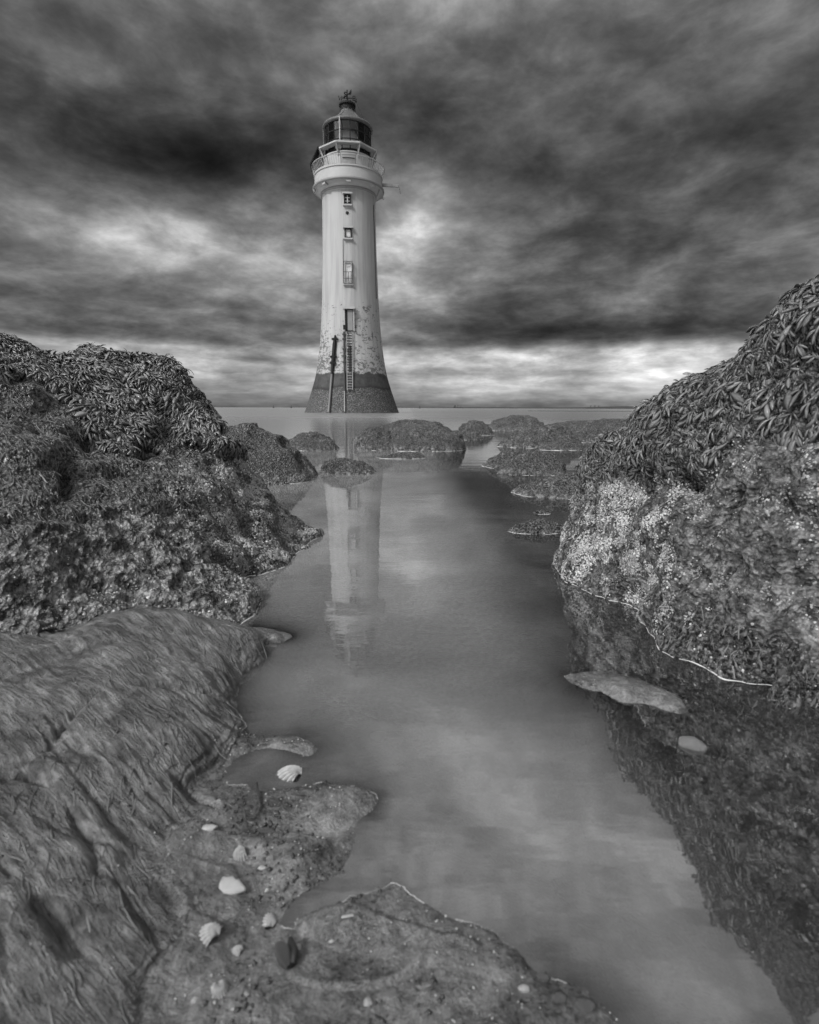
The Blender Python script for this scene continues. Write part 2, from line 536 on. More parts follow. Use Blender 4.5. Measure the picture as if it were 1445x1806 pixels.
M_ROCK = rock_material()
M_SAND = sand_material()
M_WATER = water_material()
M_WEED = weed_material('bladder_wrack', 0.02, 0.34, 0.25)
M_HAIR = weed_material('hair_algae', 0.02, 0.22, 0.4, 90)
M_HAIRD = weed_material('dark_hair_algae', 0.008, 0.26, 0.3, 60)
M_WEEDD = weed_material('dark_wrack', 0.012, 0.18, 0.28)
M_BARN = weed_material('barnacle_shell', 0.03, 0.75, 0.55, 200)

# ------------------------------------------------------------------ the setting: sand bed, water, far shore
CTRL = [  # photo pixel where the surface shows, and its height over the water in metres
    # deep pool
    (700, 1000, -.10), (800, 900, -.13), (700, 1150, -.08), (850, 1100, -.10), (800, 1300, -.07), (900, 1450, -.07), (1000, 1600, -.028),
    (1150, 1740, -.04), (1300, 1600, -.10), (1300, 1400, -.12), (700, 1300, -.045), (600, 1250, -.045), (560, 1180, -.05),
    (700, 1430, -.018), (800, 1520, -.012), (900, 1560, -.018), (1400, 1750, -.10), (1400, 1300, -.10), (950, 1000, -.12), (600, 900, -.10),
    (540, 1060, -.06), (500, 1100, -.04), (1000, 1350, -.07), (620, 1080, -.08),
    # ledges across the foot of the pool
    (430, 1318, .003), (490, 1312, .003), (550, 1317, .001), (480, 1338, -.012), (500, 1292, -.014), (600, 1320, -.02),
    (420, 1360, -.004), (500, 1355, -.013), (600, 1358, -.013), (400, 1395, .004), (470, 1397, .002), (530, 1391, .004), (600, 1389, .007), (662, 1406, .002), (700, 1390, -.02),
    (350, 1432, .012), (430, 1440, .004), (500, 1425, .007), (580, 1425, .010), (640, 1420, .005),
    (400, 1470, .006), (470, 1470, -.001), (560, 1468, .002), (640, 1455, -.002), (460, 1492, .010), (540, 1488, .010), (600, 1500, .005),
    (520, 1522, .013), (450, 1522, .004), (590, 1532, .003), (415, 1505, .006), (500, 1555, .005), (420, 1560, .008),
    (700, 1490, -.004), (640, 1545, -.003), (570, 1592, -.004), (530, 1620, -.002), (780, 1440, -.014),
    (600, 1605, .006), (650, 1605, .007), (720, 1620, .007), (780, 1640, .007), (850, 1660, .004), (900, 1692, .001),
    (590, 1690, -.001), (650, 1690, .000), (560, 1660, .001), (700, 1680, .003), (520, 1735, .008), (610, 1750, .007), (700, 1752, .007), (800, 1710, .007), (860, 1750, .005), (700, 1800, .006),
    (800, 1590, -.007), (900, 1620, -.009), (1000, 1690, -.008), (940, 1740, .001), (1000, 1770, .001), (1060, 1785, .001), (1120, 1790, -.012),
    (300, 1500, .028), (200, 1550, .040), (100, 1500, .052), (300, 1650, .020), (150, 1700, .036), (350, 1760, .014), (420, 1690, .006), (400, 1610, .009), (250, 1760, .020),
    (480, 1680, .005), (50, 1780, .040), (470, 1780, .009), (330, 1570, .022), (340, 1620, .015),
    # felted mound on the left
    (27, 1192, .062), (100, 1150, .068), (160, 1115, .078), (230, 1084, .088), (320, 1084, .082), (400, 1112, .058), (462, 1130, .020), (485, 1125, .010), (500, 1123, .007), (512, 1122, .002),
    (100, 1250, .070), (200, 1200, .075), (300, 1200, .056), (380, 1200, .028), (425, 1180, .006), (413, 1230, .001), (430, 1280, .001), (300, 1300, .040),
    (380, 1310, .010), (403, 1337, .001), (200, 1350, .050), (80, 1350, .064), (300, 1400, .022), (325, 1400, .012), (250, 1450, .032), (100, 1430, .056),
    (480, 1200, -.030), (470, 1255, -.028), (470, 1160, -.022), (-60, 1250, .075), (-80, 1500, .065), (-100, 1750, .055),
    # bar beside the right-hand rock
    (1000, 1192, .001), (1050, 1205, .006), (1110, 1226, .009), (1170, 1243, .005), (1212, 1252, .001), (1120, 1185, -.03), (1060, 1245, -.014), (1150, 1272, -.02), (1240, 1270, -.035),
    (965, 1190, -.035), (970, 1255, -.03), (1010, 1225, -.008), (1240, 1320, -.03),
    # weed covered stone in the pool
    (950, 930, -.03),
]
cp = [at_z(x, y, z) for x, y, z in CTRL]
cp += [np.array(p) for p in [
    (-.58, 1.20, .035), (-.42, 1.18, .0), (-.75, 1.16, .03), (-.30, 1.22, -.03), (-1.0, 1.2, .06), (-1.2, .9, .08), (-1.2, .5, .08), (-.8, .3, .06), (-.4, .2, .03), (0, .2, .015),
    (.4, .2, -.02), (.8, .3, -.06), (1.0, .6, -.08), (1.0, 1.0, -.08), (.8, 1.6, -.1), (.6, 2.4, -.12), (-.2, 2.6, -.12), (-.8, 2.0, -.02), (-1.2, 1.6, .05), (0, 3.2, -.14), (.9, 3.0, -.14), (-.8, 3.0, -.1)]]
cp = np.array(cp)
def phi(r2): return np.sqrt(r2 + 0.012 ** 2)
A = phi(((cp[:, None, :2] - cp[None, :, :2]) ** 2).sum(-1))
wts = np.linalg.solve(A + np.eye(len(cp)) * -1e-6, cp[:, 2] - (-.05))
def bed_base(X, Y):
    sh = X.shape
    x = np.clip(X.ravel(), -1.4, 1.2); y = np.clip(Y.ravel(), 0.1, 3.4)
    z = np.empty(x.shape)
    for i in range(0, len(x), 20000):
        r2 = (x[i:i + 20000, None] - cp[None, :, 0]) ** 2 + (y[i:i + 20000, None] - cp[None, :, 1]) ** 2
        z[i:i + 20000] = phi(r2) @ wts - .05
    z = z.reshape(sh)
    z = np.clip(z, -.16, .12)
    z = z + (-.5 - z) * smooth(3.0, 9.0, Y)
    z = z + (-.5 - z) * smooth(1.6, 6.0, np.abs(X)) * smooth(1.5, 3.5, Y)
    return z
FELT = [(-300, 1000), (230, 1060), (330, 1075), (420, 1110), (480, 1128), (440, 1160), (428, 1190), (416, 1230), (434, 1280), (415, 1310), (396, 1340), (330, 1400), (330, 1440),
        (280, 1470), (250, 1530), (300, 1580), (290, 1650), (220, 1720), (210, 1850), (-400, 1850)]
def px_line(pts, z): return np.array([at_z(a, b, z)[:2] for a, b in pts])
GROOVE = [(px_line(p, .06), dep, wd) for p, dep, wd in (
    ([(232, 1216), (290, 1208), (350, 1200), (405, 1190)], .011, .006),
    ([(190, 1228), (150, 1252), (110, 1290), (85, 1330)], .012, .008),
    ([(27, 1362), (70, 1372), (110, 1380)], .014, .010),
    ([(120, 1400), (160, 1450), (175, 1520)], .010, .008),
    ([(300, 1320), (345, 1350), (392, 1360)], .006, .005),
    ([(60, 1560), (110, 1610), (160, 1640)], .010, .010),
    ([(240, 1180), (300, 1160), (370, 1150), (430, 1160)], .006, .005))]
LEDGE = [(px_line(p, z), amp) for p, z, amp in (
    ([(422, 1317), (470, 1311), (520, 1312), (566, 1319)], .003, .0045),
    ([(328, 1387), (400, 1397), (470, 1401), (530, 1393), (590, 1388), (630, 1395), (668, 1409)], .004, .0060),
    ([(360, 1474), (420, 1472), (480, 1470), (540, 1478), (592, 1497)], .006, .0055),
    ([(512, 1614), (545, 1600), (600, 1593), (660, 1608), (740, 1635), (800, 1655), (856, 1664)], .008, .0060),
    ([(296, 1462), (340, 1450), (392, 1456)], .012, .0045),
    ([(318, 1532), (388, 1536), (412, 1524)], .008, .0045),
    ([(330, 1612), (360, 1622), (400, 1636)], .010, .0040),
    ([(500, 1712), (560, 1738), (650, 1742), (720, 1722), (768, 1684)], .006, -.0028))]
def seg_dist(X, Y, L_):
    best = np.full(X.shape, 1e9); side = np.zeros(X.shape); tt = np.zeros(X.shape)
    n_ = len(L_) - 1
    for i in range(n_):
        a, b = L_[i], L_[i + 1]
        ab = b - a; l2 = (ab ** 2).sum()
        u = ((X - a[0]) * ab[0] + (Y - a[1]) * ab[1]) / l2
        uc = np.clip(u, 0, 1)
        dx, dy = X - (a[0] + ab[0] * uc), Y - (a[1] + ab[1] * uc)
        d = np.hypot(dx, dy)
        k = d < best
        best = np.where(k, d, best)
        side = np.where(k, np.sign(ab[0] * (Y - a[1]) - ab[1] * (X - a[0])), side)   # +1: far side
        tt = np.where(k, (i + uc) / n_, tt)
    return best, side, tt
def lines(X, Y, z):
    out = np.zeros(X.shape)
    k = (np.abs(X + .3) < .75) & (Y > .28) & (Y < 1.25)
    if not k.any(): return out
    x, y = X[k], Y[k]
    P3 = np.stack([x, y, x * 0], -1)
    xw = x + .004 * fbm(P3, 45, 2, 61); yw = y + .005 * fbm(P3, 40, 3, 62)
    o = np.zeros(x.shape)
    for L_, dep, wd in GROOVE:
        d, sd, t = seg_dist(xw, yw, L_)
        e = smooth(0, .15, t) * smooth(1, .85, t)
        o -= dep * np.exp(-(d / wd) ** 2) * e
        o += dep * .6 * np.exp(-(d / (wd * 3)) ** 2) * (sd > 0) * e
    for L_, amp in LEDGE:
        d, sd, t = seg_dist(xw, yw, L_)
        e = smooth(0, .12, t) * smooth(1, .88, t)
        o += np.where(sd < 0, amp, -.5 * amp) * np.exp(-d / .028) * e
    out[k] = o
    return out
def bed(X, Y):
    z = bed_base(X, Y)
    P = np.stack([X, Y, np.zeros_like(X)], -1)
    px, py = project(np.stack([X, Y, z], -1))
    n0 = fbm(P, 9, 3, 5) * 45
    m = np.zeros(X.shape)
    for dx, dy in ((0, 0), (9, 5), (-9, 5), (5, -9), (-5, -9), (16, 0), (-16, 8)):
        m += in_poly(px + n0 + dx, py + n0 * .4 + dy, FELT)
    m /= 7.0
    near = (Y > .1) & (np.abs(X) < 2.2) & (Y < 3)
    m = m * near
    # felt: ropy flow lines; sand: soft hummocks and small pits
    ca, sa = math.cos(math.radians(-35)), math.sin(math.radians(-35))
    wx = X + .03 * fbm(P, 6, 2, 40) + .004 * fbm(P, 26, 2, 42); wy = Y + .03 * fbm(P, 6, 2, 41) + .004 * fbm(P, 26, 2, 43)
    al = wx * ca + wy * sa; ac = -wx * sa + wy * ca
    F = np.stack([al * 8, ac * 78, np.zeros_like(X)], -1)
    F2 = np.stack([al * 9, ac * 36, np.zeros_like(X)], -1)
    rope = np.abs(vnoise(F, 11)) ** .55 - .5
    rope2 = np.abs(vnoise(F2, 15)) ** .8 - .35
    wide = fbm(np.stack([al * 4, ac * 17, X * 0], -1), 1.0, 2, 19)
    hum = fbm(P, 14, 4, 21, .5)
    lum = fbm(P, 6, 3, 33)
    pat = smooth(-.4, .3, fbm(P, 9, 3, 36)) * .95 + .12
    d = m * (pat * (rope * .0085 + rope2 * .0050) + wide * .008 + hum * .006 + lum * .020) + (1 - m) * (hum * .0045 + fbm(P, 42, 4, 27, .6) * .0024 + .0006 * np.tanh(z / .0015) * (Y < 1.1))
    d = d + lines(X, Y, z)
    bar = in_poly(px, py, [(985, 1180), (1080, 1185), (1240, 1240), (1225, 1275), (1100, 1250)]) * 1.0
    d = d + bar * (.0035 * np.abs(vnoise(np.stack([X * 60 + Y * 30, Y * 110, X * 0], -1), 88)) + .0030 * fbm(P, 75, 3, 89) - .0015)
    fade = np.clip(1.2 - Y / 3.0, 0, 1)
    return z + d * fade, m

def axis_vals(a, b, step, grow, lim):
    v = list(np.arange(a, b, step))
    lo, hi, s = v[0], v[-1], step
    left, right = [], []
    while hi < lim:
        s *= grow; hi += s; lo -= s
        left.append(lo); right.append(hi)
    return np.array(left[::-1] + v + right)
xs = np.concatenate([axis_vals(-1.00, .10, .0028, 1.22, 9000)])
xs = np.concatenate([xs[xs < .10], np.arange(.10, .80, .0050), .80 + np.cumsum(.005 * 1.22 ** np.arange(66))])
ys = [0.20]
while ys[-1] < 3.2: ys.append(ys[-1] + 0.0044 * max(ys[-1], .55))
s_ = .02
while ys[-1] < 9500: s_ *= 1.25; ys.append(ys[-1] + s_)
ys = np.array([-4000., -400., -40., -6., -1.5, -.4, 0., .12] + ys)
XX, YY = np.meshgrid(xs, ys)
ZZ, FM = bed(XX, YY)
me = np_mesh('sand', np.stack([XX, YY, ZZ], -1), grid_quads(len(ys), len(xs)), attrs={'weed': FM})
tag(obj('sand', me, M_SAND), 'wet rippled sand bed of the pool with felted mound', kind='structure')

wxs, wys = xs[::2], ys[::2]
if wys[-1] < ys[-1]: wys = np.append(wys, ys[-1])
wi = np.minimum(np.arange(len(wys)) * 2, len(ys) - 1)
dep_ = np.clip(-ZZ[wi][:, ::2], 0, 1)
WX, WY = np.meshgrid(wxs, wys)
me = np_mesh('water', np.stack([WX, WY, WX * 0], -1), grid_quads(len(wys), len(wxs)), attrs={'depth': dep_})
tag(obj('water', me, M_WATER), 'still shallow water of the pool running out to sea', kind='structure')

# small puddle held behind the mound
pp = [at_z(x, y, .052) for x, y in ((-40, 1185), (30, 1168), (90, 1146), (140, 1120), (110, 1108), (60, 1112), (0, 1118), (-60, 1130))]
mb = MB(); mb.add(pp, [tuple(range(len(pp)))])
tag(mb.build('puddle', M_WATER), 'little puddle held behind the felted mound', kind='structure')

# far low coast and sandbank
M_COAST = simple('far_shore', 0.06, 0.9, 0.1, 0.3, 0.002)
cx = np.linspace(at_y(690, 719, 4200)[0], at_y(1500, 719, 4200)[0], 260)
hh = 7 + 5 * fbm(np.stack([cx, cx * 0, cx * 0], -1), .004, 5, 3)
pxs, _ = project(np.stack([cx, np.full_like(cx, 4200.), np.zeros_like(cx)], -1))
hh = np.clip(hh * smooth(700, 860, pxs) + 10 * smooth(1020, 1090, pxs), .4, 40)
rows = [np.stack([cx, np.full_like(cx, 4200. + dy), np.maximum(hh * k, -2)], -1) for dy, k in ((-30, -.5), (0, .55), (60, 1.0), (200, 1.05), (500, .6), (700, -.5))]
tag(obj('hills', np_mesh('hills', np.concatenate(rows), grid_quads(6, 260)), M_COAST), 'low dark coast along the right-hand horizon', kind='structure')
bx_ = np.linspace(at_y(940, 723, 100)[0], at_y(1300, 723, 100)[0], 80)
wid = 3.5 * (1 + .5 * fbm(np.stack([bx_, bx_ * 0, bx_ * 0], -1), .15, 3, 8)) * smooth(bx_[0], bx_[20], bx_)
rows = [np.stack([bx_, 104 + wid * k, np.full_like(bx_, z)], -1) for k, z in ((-1, -.05), (-.4, .05), (.5, .06), (1.2, -.05))]
tag(obj('sandbank', np_mesh('sandbank', np.concatenate(rows), grid_quads(4, 80)), M_COAST), 'thin dark sandbank out in the sea', kind='structure')

# ------------------------------------------------------------------ rock helpers
def catmull(C, n, axis):
    """interpolate control array C along axis to n samples"""
    C = np.moveaxis(C, axis, 0)
    k = C.shape[0]
    t = np.linspace(0, k - 1, n)
    i = np.minimum(np.floor(t).astype(int), k - 2)
    f = (t - i)[(...,) + (None,) * (C.ndim - 1)]
    p0 = np.where((i > 0)[(...,) + (None,) * (C.ndim - 1)], C[np.maximum(i - 1, 0)], 2 * C[i] - C[i + 1])
    p3 = np.where((i < k - 2)[(...,) + (None,) * (C.ndim - 1)], C[np.minimum(i + 2, k - 1)], 2 * C[i + 1] - C[i])
    p1, p2 = C[i], C[i + 1]
    a = .5
    r = p1 + f * (a * (p2 - p0) + f * (2 * a * p0 + (a - 3) * p1 + (3 - 2 * a) * p2 - a * p3 + f * (-a * p0 + (2 - a) * p1 + (a - 2) * p2 + a * p3)))
    return np.moveaxis(r, 0, axis)
def grid_normals(P):
    du = np.gradient(P, axis=0); dv = np.gradient(P, axis=1)
    n = np.cross(du, dv)
    return n / np.maximum(np.linalg.norm(n, axis=-1, keepdims=True), 1e-9)
def outward(P, N, c):
    return N if ((N * (P - c)).sum(-1)).mean() > 0 else -N

def sample(P, N, mask, n, r=rng):
    """random points on the visible side of a grid surface, with weights"""
    a = np.linalg.norm(np.cross(P[1:, :-1] - P[:-1, :-1], P[:-1, 1:] - P[:-1, :-1]), axis=-1)
    m = a * mask[:-1, :-1]
    p = m.ravel() / m.sum()
    k = r.choice(p.size, n, p=p)
    i, j = np.unravel_index(k, m.shape)
    u = r.random((n, 1)); v = r.random((n, 1))
    Q = P[i, j] * (1 - u) * (1 - v) + P[i + 1, j] * u * (1 - v) + P[i, j + 1] * (1 - u) * v + P[i + 1, j + 1] * u * v
    return Q, N[i, j]

def frond_proto(kind, rings=8):
    """one bladder-wrack blade along +y, unit length, lens-shaped section"""
    s = np.linspace(0, 1, rings) ** .72
    def blade(s, o, rot, ln, wd):
        wp = 1.18 * wd * (.12 + .88 * np.clip(s * 1.5, 0, 1) ** .9) * np.sqrt(np.clip(1.05 - s ** 4, 0, 1))
        zc = .16 * np.sin(s * 2.4) - .30 * s ** 2
        V = []
        for si, wi, zi in zip(s, wp, zc):
            th = .016 + .06 * wi
            y = si * ln
            V += [(-wi, y, zi - .02), (0, y, zi + th), (wi, y, zi - .02), (0, y, zi - th * .6)]
        V = np.array(V)
        c, sn = math.cos(rot), math.sin(rot)
        W = V.copy()
        W[:, 0] = V[:, 0] * c - V[:, 1] * sn + o[0]
        W[:, 1] = V[:, 0] * sn + V[:, 1] * c + o[1]
        W[:, 2] += o[2]
        Q = grid_quads(len(s), 4, 0, True)
        Q = np.concatenate([Q, [[3, 2, 1, 0], [len(V) - 4, len(V) - 3, len(V) - 2, len(V) - 1]]])
        return W, Q
    if kind == 0: parts = [blade(s, (0, 0, 0), 0, 1, .15)]
    elif kind == 1: parts = [blade(s, (0, 0, 0), .25, .95, .125), blade(s, (0, .1, 0), -.42, .8, .12)]
    elif kind == 2: parts = [blade(s, (0, 0, 0), 0, 1, .19)]
    else: parts = [blade(s, (0, 0, 0), .55, .8, .09), blade(s, (0, .08, .03), -.05, 1, .10), blade(s, (0, .05, 0), -.6, .75, .09)]
    V, Q, o = [], [], 0
    for a, b in parts:
        V.append(a); Q.append(b + o); o += len(a)
    return np.concatenate(V), np.concatenate(Q)
PROTO = [frond_proto(k) for k in range(4)]
PROTO_LOW = [frond_proto(k, 4) for k in (0, 2)]

def basis(N, down, ang, lift, roll=0.0):
    """columns x,y,z of the frames: y runs along the blade"""
    d = down - N * (down * N).sum(-1, keepdims=True)
    d /= np.maximum(np.linalg.norm(d, axis=-1, keepdims=True), 1e-6)
    s = np.cross(N, d)
    y = d * np.cos(ang)[:, None] + s * np.sin(ang)[:, None]
    y2 = y * np.cos(lift)[:, None] + N * np.sin(lift)[:, None]
    x = np.cross(y2, N); x /= np.linalg.norm(x, axis=-1, keepdims=True)
    z = np.cross(x, y2)
    if roll:
        a = rng.normal(0, roll, len(N))[:, None]
        x, z = x * np.cos(a) + z * np.sin(a), z * np.cos(a) - x * np.sin(a)
    return np.stack([x, y2, z], -1)
def scatter_mesh(name, protos, pick, P, B, size, tint):
    Vs, Qs, Ts, off = [], [], [], 0
    for k, (V, Q) in enumerate(protos):
        idx = np.where(pick == k)[0]
        if not len(idx): continue
        W = np.einsum('nij,vj->nvi', B[idx] * size[idx][:, None, None] if size.ndim == 1 else B[idx] * size[idx][:, None, :], V) + P[idx][:, None, :]
        Vs.append(W.reshape(-1, 3))
        Qs.append((Q[None] + (np.arange(len(idx)) * len(V))[:, None, None]).reshape(-1, Q.shape[1]) + off)
        Ts.append(np.repeat(tint[idx], len(V)))
        off += W.shape[0] * W.shape[1]
    q = [a for a in Qs if a.shape[1] == 4]; t = [a for a in Qs if a.shape[1] == 3]
    return np_mesh(name, np.concatenate(Vs), np.concatenate(q) if q else None, np.concatenate(t) if t else None, attrs={'tint': np.concatenate(Ts)})
FROND_ME = []
for k, (V, Q) in enumerate(PROTO):
    for tv in (.25, .55, .85):
        m_ = np_mesh('seaweed_frond', V, Q, attrs={'tint': np.full(len(V), tv)})
        m_.materials.append(M_WEED)
        FROND_ME.append(m_)

def add_weed(parent, P, N, mask, n, n_obj, size=(.025, .06), flow=(0, 0, -1), spread=.8, lift=(.05, .55)):
    Q, M = sample(P, N, mask, n)
    dn = np.tile(np.array(flow, float), (n, 1)) + rng.normal(0, .15, (n, 3))
    turn = 1.5 * fbm(Q, 9, 2, 71) + rng.normal(0, spread * .45, n)
    B = basis(M, dn, turn, rng.uniform(*lift, n), .45)
    sz = (size[0] + (size[1] - size[0]) * rng.random(n) ** 1.6) * (1 + .6 * fbm(Q, 8, 2, 72))
    pick = rng.choice(4, n, p=[.22, .28, .15, .35])
    tint = np.clip(.40 + .45 * fbm(Q, 9, 3, 77) + rng.normal(0, .24, n), 0, 1)
    Q = Q - M * .002
    dist = np.linalg.norm(Q - CP, axis=-1)
    px, py = project(Q)
    score = sz / dist * ((px > 0) & (px < PW) & (py > 0) & (py < PH)) * (.4 + rng.random(n))
    order = np.argsort(-score)
    for i in order[:n_obj]:
        mt = Matrix.Identity(4)
        R = B[i] * sz[i]
        for a in range(3):
            for b in range(3): mt[a][b] = R[a, b]
            mt[a][3] = Q[i, a]
        f = bpy.data.objects.new('seaweed_frond', FROND_ME[pick[i] * 3 + min(2, int(tint[i] * 3))])
        COL.objects.link(f)
        f.parent = parent
        f.matrix_basis = mt
    r = order[n_obj:]
    if len(r):
        o = obj('seaweed', scatter_mesh('seaweed', PROTO, pick[r], Q[r], B[r], sz[r], tint[r]), M_WEED, parent)
        o['kind'] = 'stuff'

def barnacle_proto():
    V = []
    for k in range(6):
        a = k * math.pi / 3
        V.append((math.cos(a), math.sin(a), -.15))
    for k in range(6):
        a = k * math.pi / 3 + .2
        V.append((.45 * math.cos(a), .45 * math.sin(a), .62))
    V.append((0, 0, .25))
    T = []
    for k in range(6):
        k2 = (k + 1) % 6
        T += [(k, k2, 6 + k2), (k, 6 + k2, 6 + k), (6 + k, 6 + k2, 12)]
    return np.array(V), np.array(T)
BARN = [barnacle_proto()]
def add_barnacles(parent, P, N, mask, n, size=(.0022, .0055), scale=18):
    m = mask * smooth(-.15, .3, fbm(P, scale * .6, 5, 51, .65))
    Q, M = sample(P, N, m, n)
    B = basis(M, np.tile((.1, .2, -1.), (n, 1)), rng.uniform(0, 6, n), rng.normal(0, .2, n))
    B = B[:, :, [0, 1, 2]]
    sz = size[0] + (size[1] - size[0]) * rng.random(n) ** 2
    s3 = np.stack([sz, sz * rng.uniform(.7, 1.2, n), sz * rng.uniform(.7, 1.3, n)], -1)
    tint = np.clip(.22 + .45 * fbm(Q, 14, 3, 91) + np.abs(rng.normal(0, .34, n)), 0, 1) ** 1.7
    o = obj('barnacles', scatter_mesh('barnacles', BARN, np.zeros(n, int), Q, B, s3, tint), M_BARN, parent)
    o['kind'] = 'stuff'

def add_strands(parent, pts, nrm, flow, length, width, seg=5, name='hair_algae', drape=None, kind=True, mat=None):
    """thin ribbons with a raised rib lying along the surface"""
    n = len(pts)
    d = flow + rng.normal(0, .22, (n, 3))
    d = d - nrm * (d * nrm).sum(-1, keepdims=True)
    d /= np.maximum(np.linalg.norm(d, axis=-1, keepdims=True), 1e-6)
    side = np.cross(nrm, d)
    ln = rng.uniform(*length, n); wd = rng.uniform(*width, n)
    s = np.linspace(0, 1, seg)
    ph = rng.uniform(0, 6.28, n); amp = rng.uniform(.02, .10, n)
    V = np.empty((n, seg, 3, 3))
    for k, t in enumerate(s):
        c = pts + d * (ln * (t - .3))[:, None] + side * (ln * amp * np.sin(ph + 3.5 * t))[:, None]
        hgt = wd * (.35 + .5 * np.sin(math.pi * t))
        if drape is not None:
            c = drape(c)
        w = wd * (.35 + .65 * math.sin(math.pi * (.1 + .85 * t)))
        V[:, k, 0] = c - side * w[:, None] - nrm * (wd * .25)[:, None]
        V[:, k, 1] = c + nrm * hgt[:, None]
        V[:, k, 2] = c + side * w[:, None] - nrm * (wd * .25)[:, None]
    q = grid_quads(seg, 3)
    Q = (q[None] + (np.arange(n) * seg * 3)[:, None, None]).reshape(-1, 4)
    tint = np.clip(.40 + .3 * fbm(pts, 10, 3, 13) + rng.normal(0, .28, n), 0, 1)
    o = obj(name, np_mesh(name, V, Q, attrs={'tint': np.repeat(tint, seg * 3)}), mat or M_HAIR, parent)
    if kind: o['kind'] = 'stuff'
    return o

def blur(m, n=6):
    m = m.astype(float)
    for _ in range(n):
        p = np.pad(m, 1, 'edge')
        m = (p[1:-1, 1:-1] * 2 + p[:-2, 1:-1] + p[2:, 1:-1] + p[1:-1, :-2] + p[1:-1, 2:]) / 6
    return m
def displace(P, N, big=.03, mid=.012, small=.005, seed=0):
    d = big * fbm(P, 6, 2, seed) + mid * fbm(P, 17, 3, seed + 7) + mid * .8 * np.minimum(fbm(P, 11, 3, seed + 3, .5, True) - .35, 0)
    d = d + small * 1.5 * fbm(P, 55, 3, seed + 11, .6)
    return P + N * d[..., None]

# ------------------------------------------------------------------ right-hand rock
W_ = [(985, 1000), (1035, 1037), (1095, 1060), (1130, 1085), (1143, 1120), (1200, 1155), (1280, 1190), (1370, 1222), (1480, 1265), (1640, 1330)]
C_ = [(1045, 805, 1.72), (1082, 762, 1.64), (1118, 722, 1.54), (1165, 696, 1.42), (1198, 672, 1.36), (1232, 652, 1.30), (1318, 610, 1.20), (1420, 548, 1.10), (1530, 475, 1.0), (1690, 400, .92)]
cols = []
BULGE = [.3, .35, .45, .55, .5, .5, .5, .5, .5, .5]
for (wx, wy), (cx_, cy_, cY), bu in zip(W_, C_, BULGE):
    b = at_z(wx, wy, 0.0); t = at_y(cx_, cy_ + 30, cY)
    out_ = np.array([-.85, -.55, 0]) * .06
    bot = b + np.array([-.02, -.02, -.12])
    col = [bot, b, b + (t - b) * .22 + out_ * bu * .1, b + (t - b) * .5 + out_ * bu * .45, b + (t - b) * .78 + out_ * bu * .8, t]
    col += [t + np.array([.10, .10, .035]), t + np.array([.30, .22, .03]), t + np.array([.6, .4, -.10]), t + np.array([.8, .55, -.75])]
    cols.append(col)
far = []
for dx, dy, k in ((.42, 1.05, .85), (.16, .42, .95)):      # the far end turns away from the pool
    far.append([p + np.array([dx, dy, 0]) * (1.0 if i < 6 else .8) * np.array([1, 1, 1]) - np.array([0, 0, max(p[2], 0) * (1 - k) * 1.0]) for i, p in enumerate(cols[0])])
cols = far + cols
CT = np.array(cols)
PR = catmull(catmull(CT, 430, 0), 330, 1)
NR = outward(PR, grid_normals(PR), np.array([1.1, 1.6, -.2]))
px, py = project(PR)
SEAR = [(1040, 880), (1045, 850), (1075, 845), (1110, 835), (1150, 825), (1190, 845), (1230, 840), (1255, 800), (1290, 760), (1330, 720), (1380, 690), (1450, 640), (1700, 560),
        (1700, 200), (1420, 480), (1300, 580), (1150, 670), (1070, 745), (1030, 820)]
wob = fbm(PR, 22, 3, 60) * 26
weedR = in_poly(px + wob, py + wob, SEAR).astype(float)
weedR = np.maximum(weedR, (PR[..., 2] > .45) * 1.0)
lumpR = in_poly(px + wob, py + wob, [(1200, 900), (1290, 780), (1400, 720), (1700, 700), (1800, 1500), (1370, 1230), (1250, 1120), (1180, 1060)]).astype(float)
lumpR = lumpR * (1 - weedR)
low = in_poly(px + wob, py, [(1170, 1080), (1260, 1075), (1420, 1150), (1600, 1250), (1400, 1300), (1150, 1180)]).astype(float)
PD = displace(PR, NR, .045, .022, .0045, 100)
crev = np.exp(-(((px - (1225 + (1000 - py) * .55)) / 13) ** 2)) * ((py > 860) & (py < 1030))
hole = np.exp(-(((px - 1200) / 34) ** 2 + ((py - 850) / 34) ** 2))
chunk = fbm(PR, 34, 3, 140, .5, True)
PD = PD - NR * (crev * .035 + hole * .06 - lumpR * chunk * .016 - blur(weedR) * (.022 + .02 * fbm(PR, 12, 3, 143)))[..., None]
ND = outward(PD, grid_normals(PD), np.array([1.1, 1.6, -.2]))
PDR = PD.copy()
right_rock = empty('rock', tuple(at_z(1143, 1120, 0)))
tag(right_rock, 'tall steep barnacled rock filling the right edge, seaweed draped over its top', 'rock')
iv = Matrix.Translation(-Vector(right_rock.location))
o = obj('rock_face', np_mesh('rock_face', PD, grid_quads(*PD.shape[:2]), attrs={'weed': np.clip(blur(weedR, 4) + blur(low, 40) * .8 + .62, 0, 1), 'lump': blur(lumpR * (1 - low), 60) * .7}), M_ROCK, right_rock, mw=iv)
holder_off = np.array(right_rock.location)
def vis(P, N, lim=-.15):
    v = CP - P
    v /= np.linalg.norm(v, axis=-1, keepdims=True)
    x, y = project(P)
    return ((N * v).sum(-1) > lim) * (x > -60) * (x < PW + 60) * (P[..., 2] > .004)
visR = vis(PD, ND)
PDl = PD - holder_off
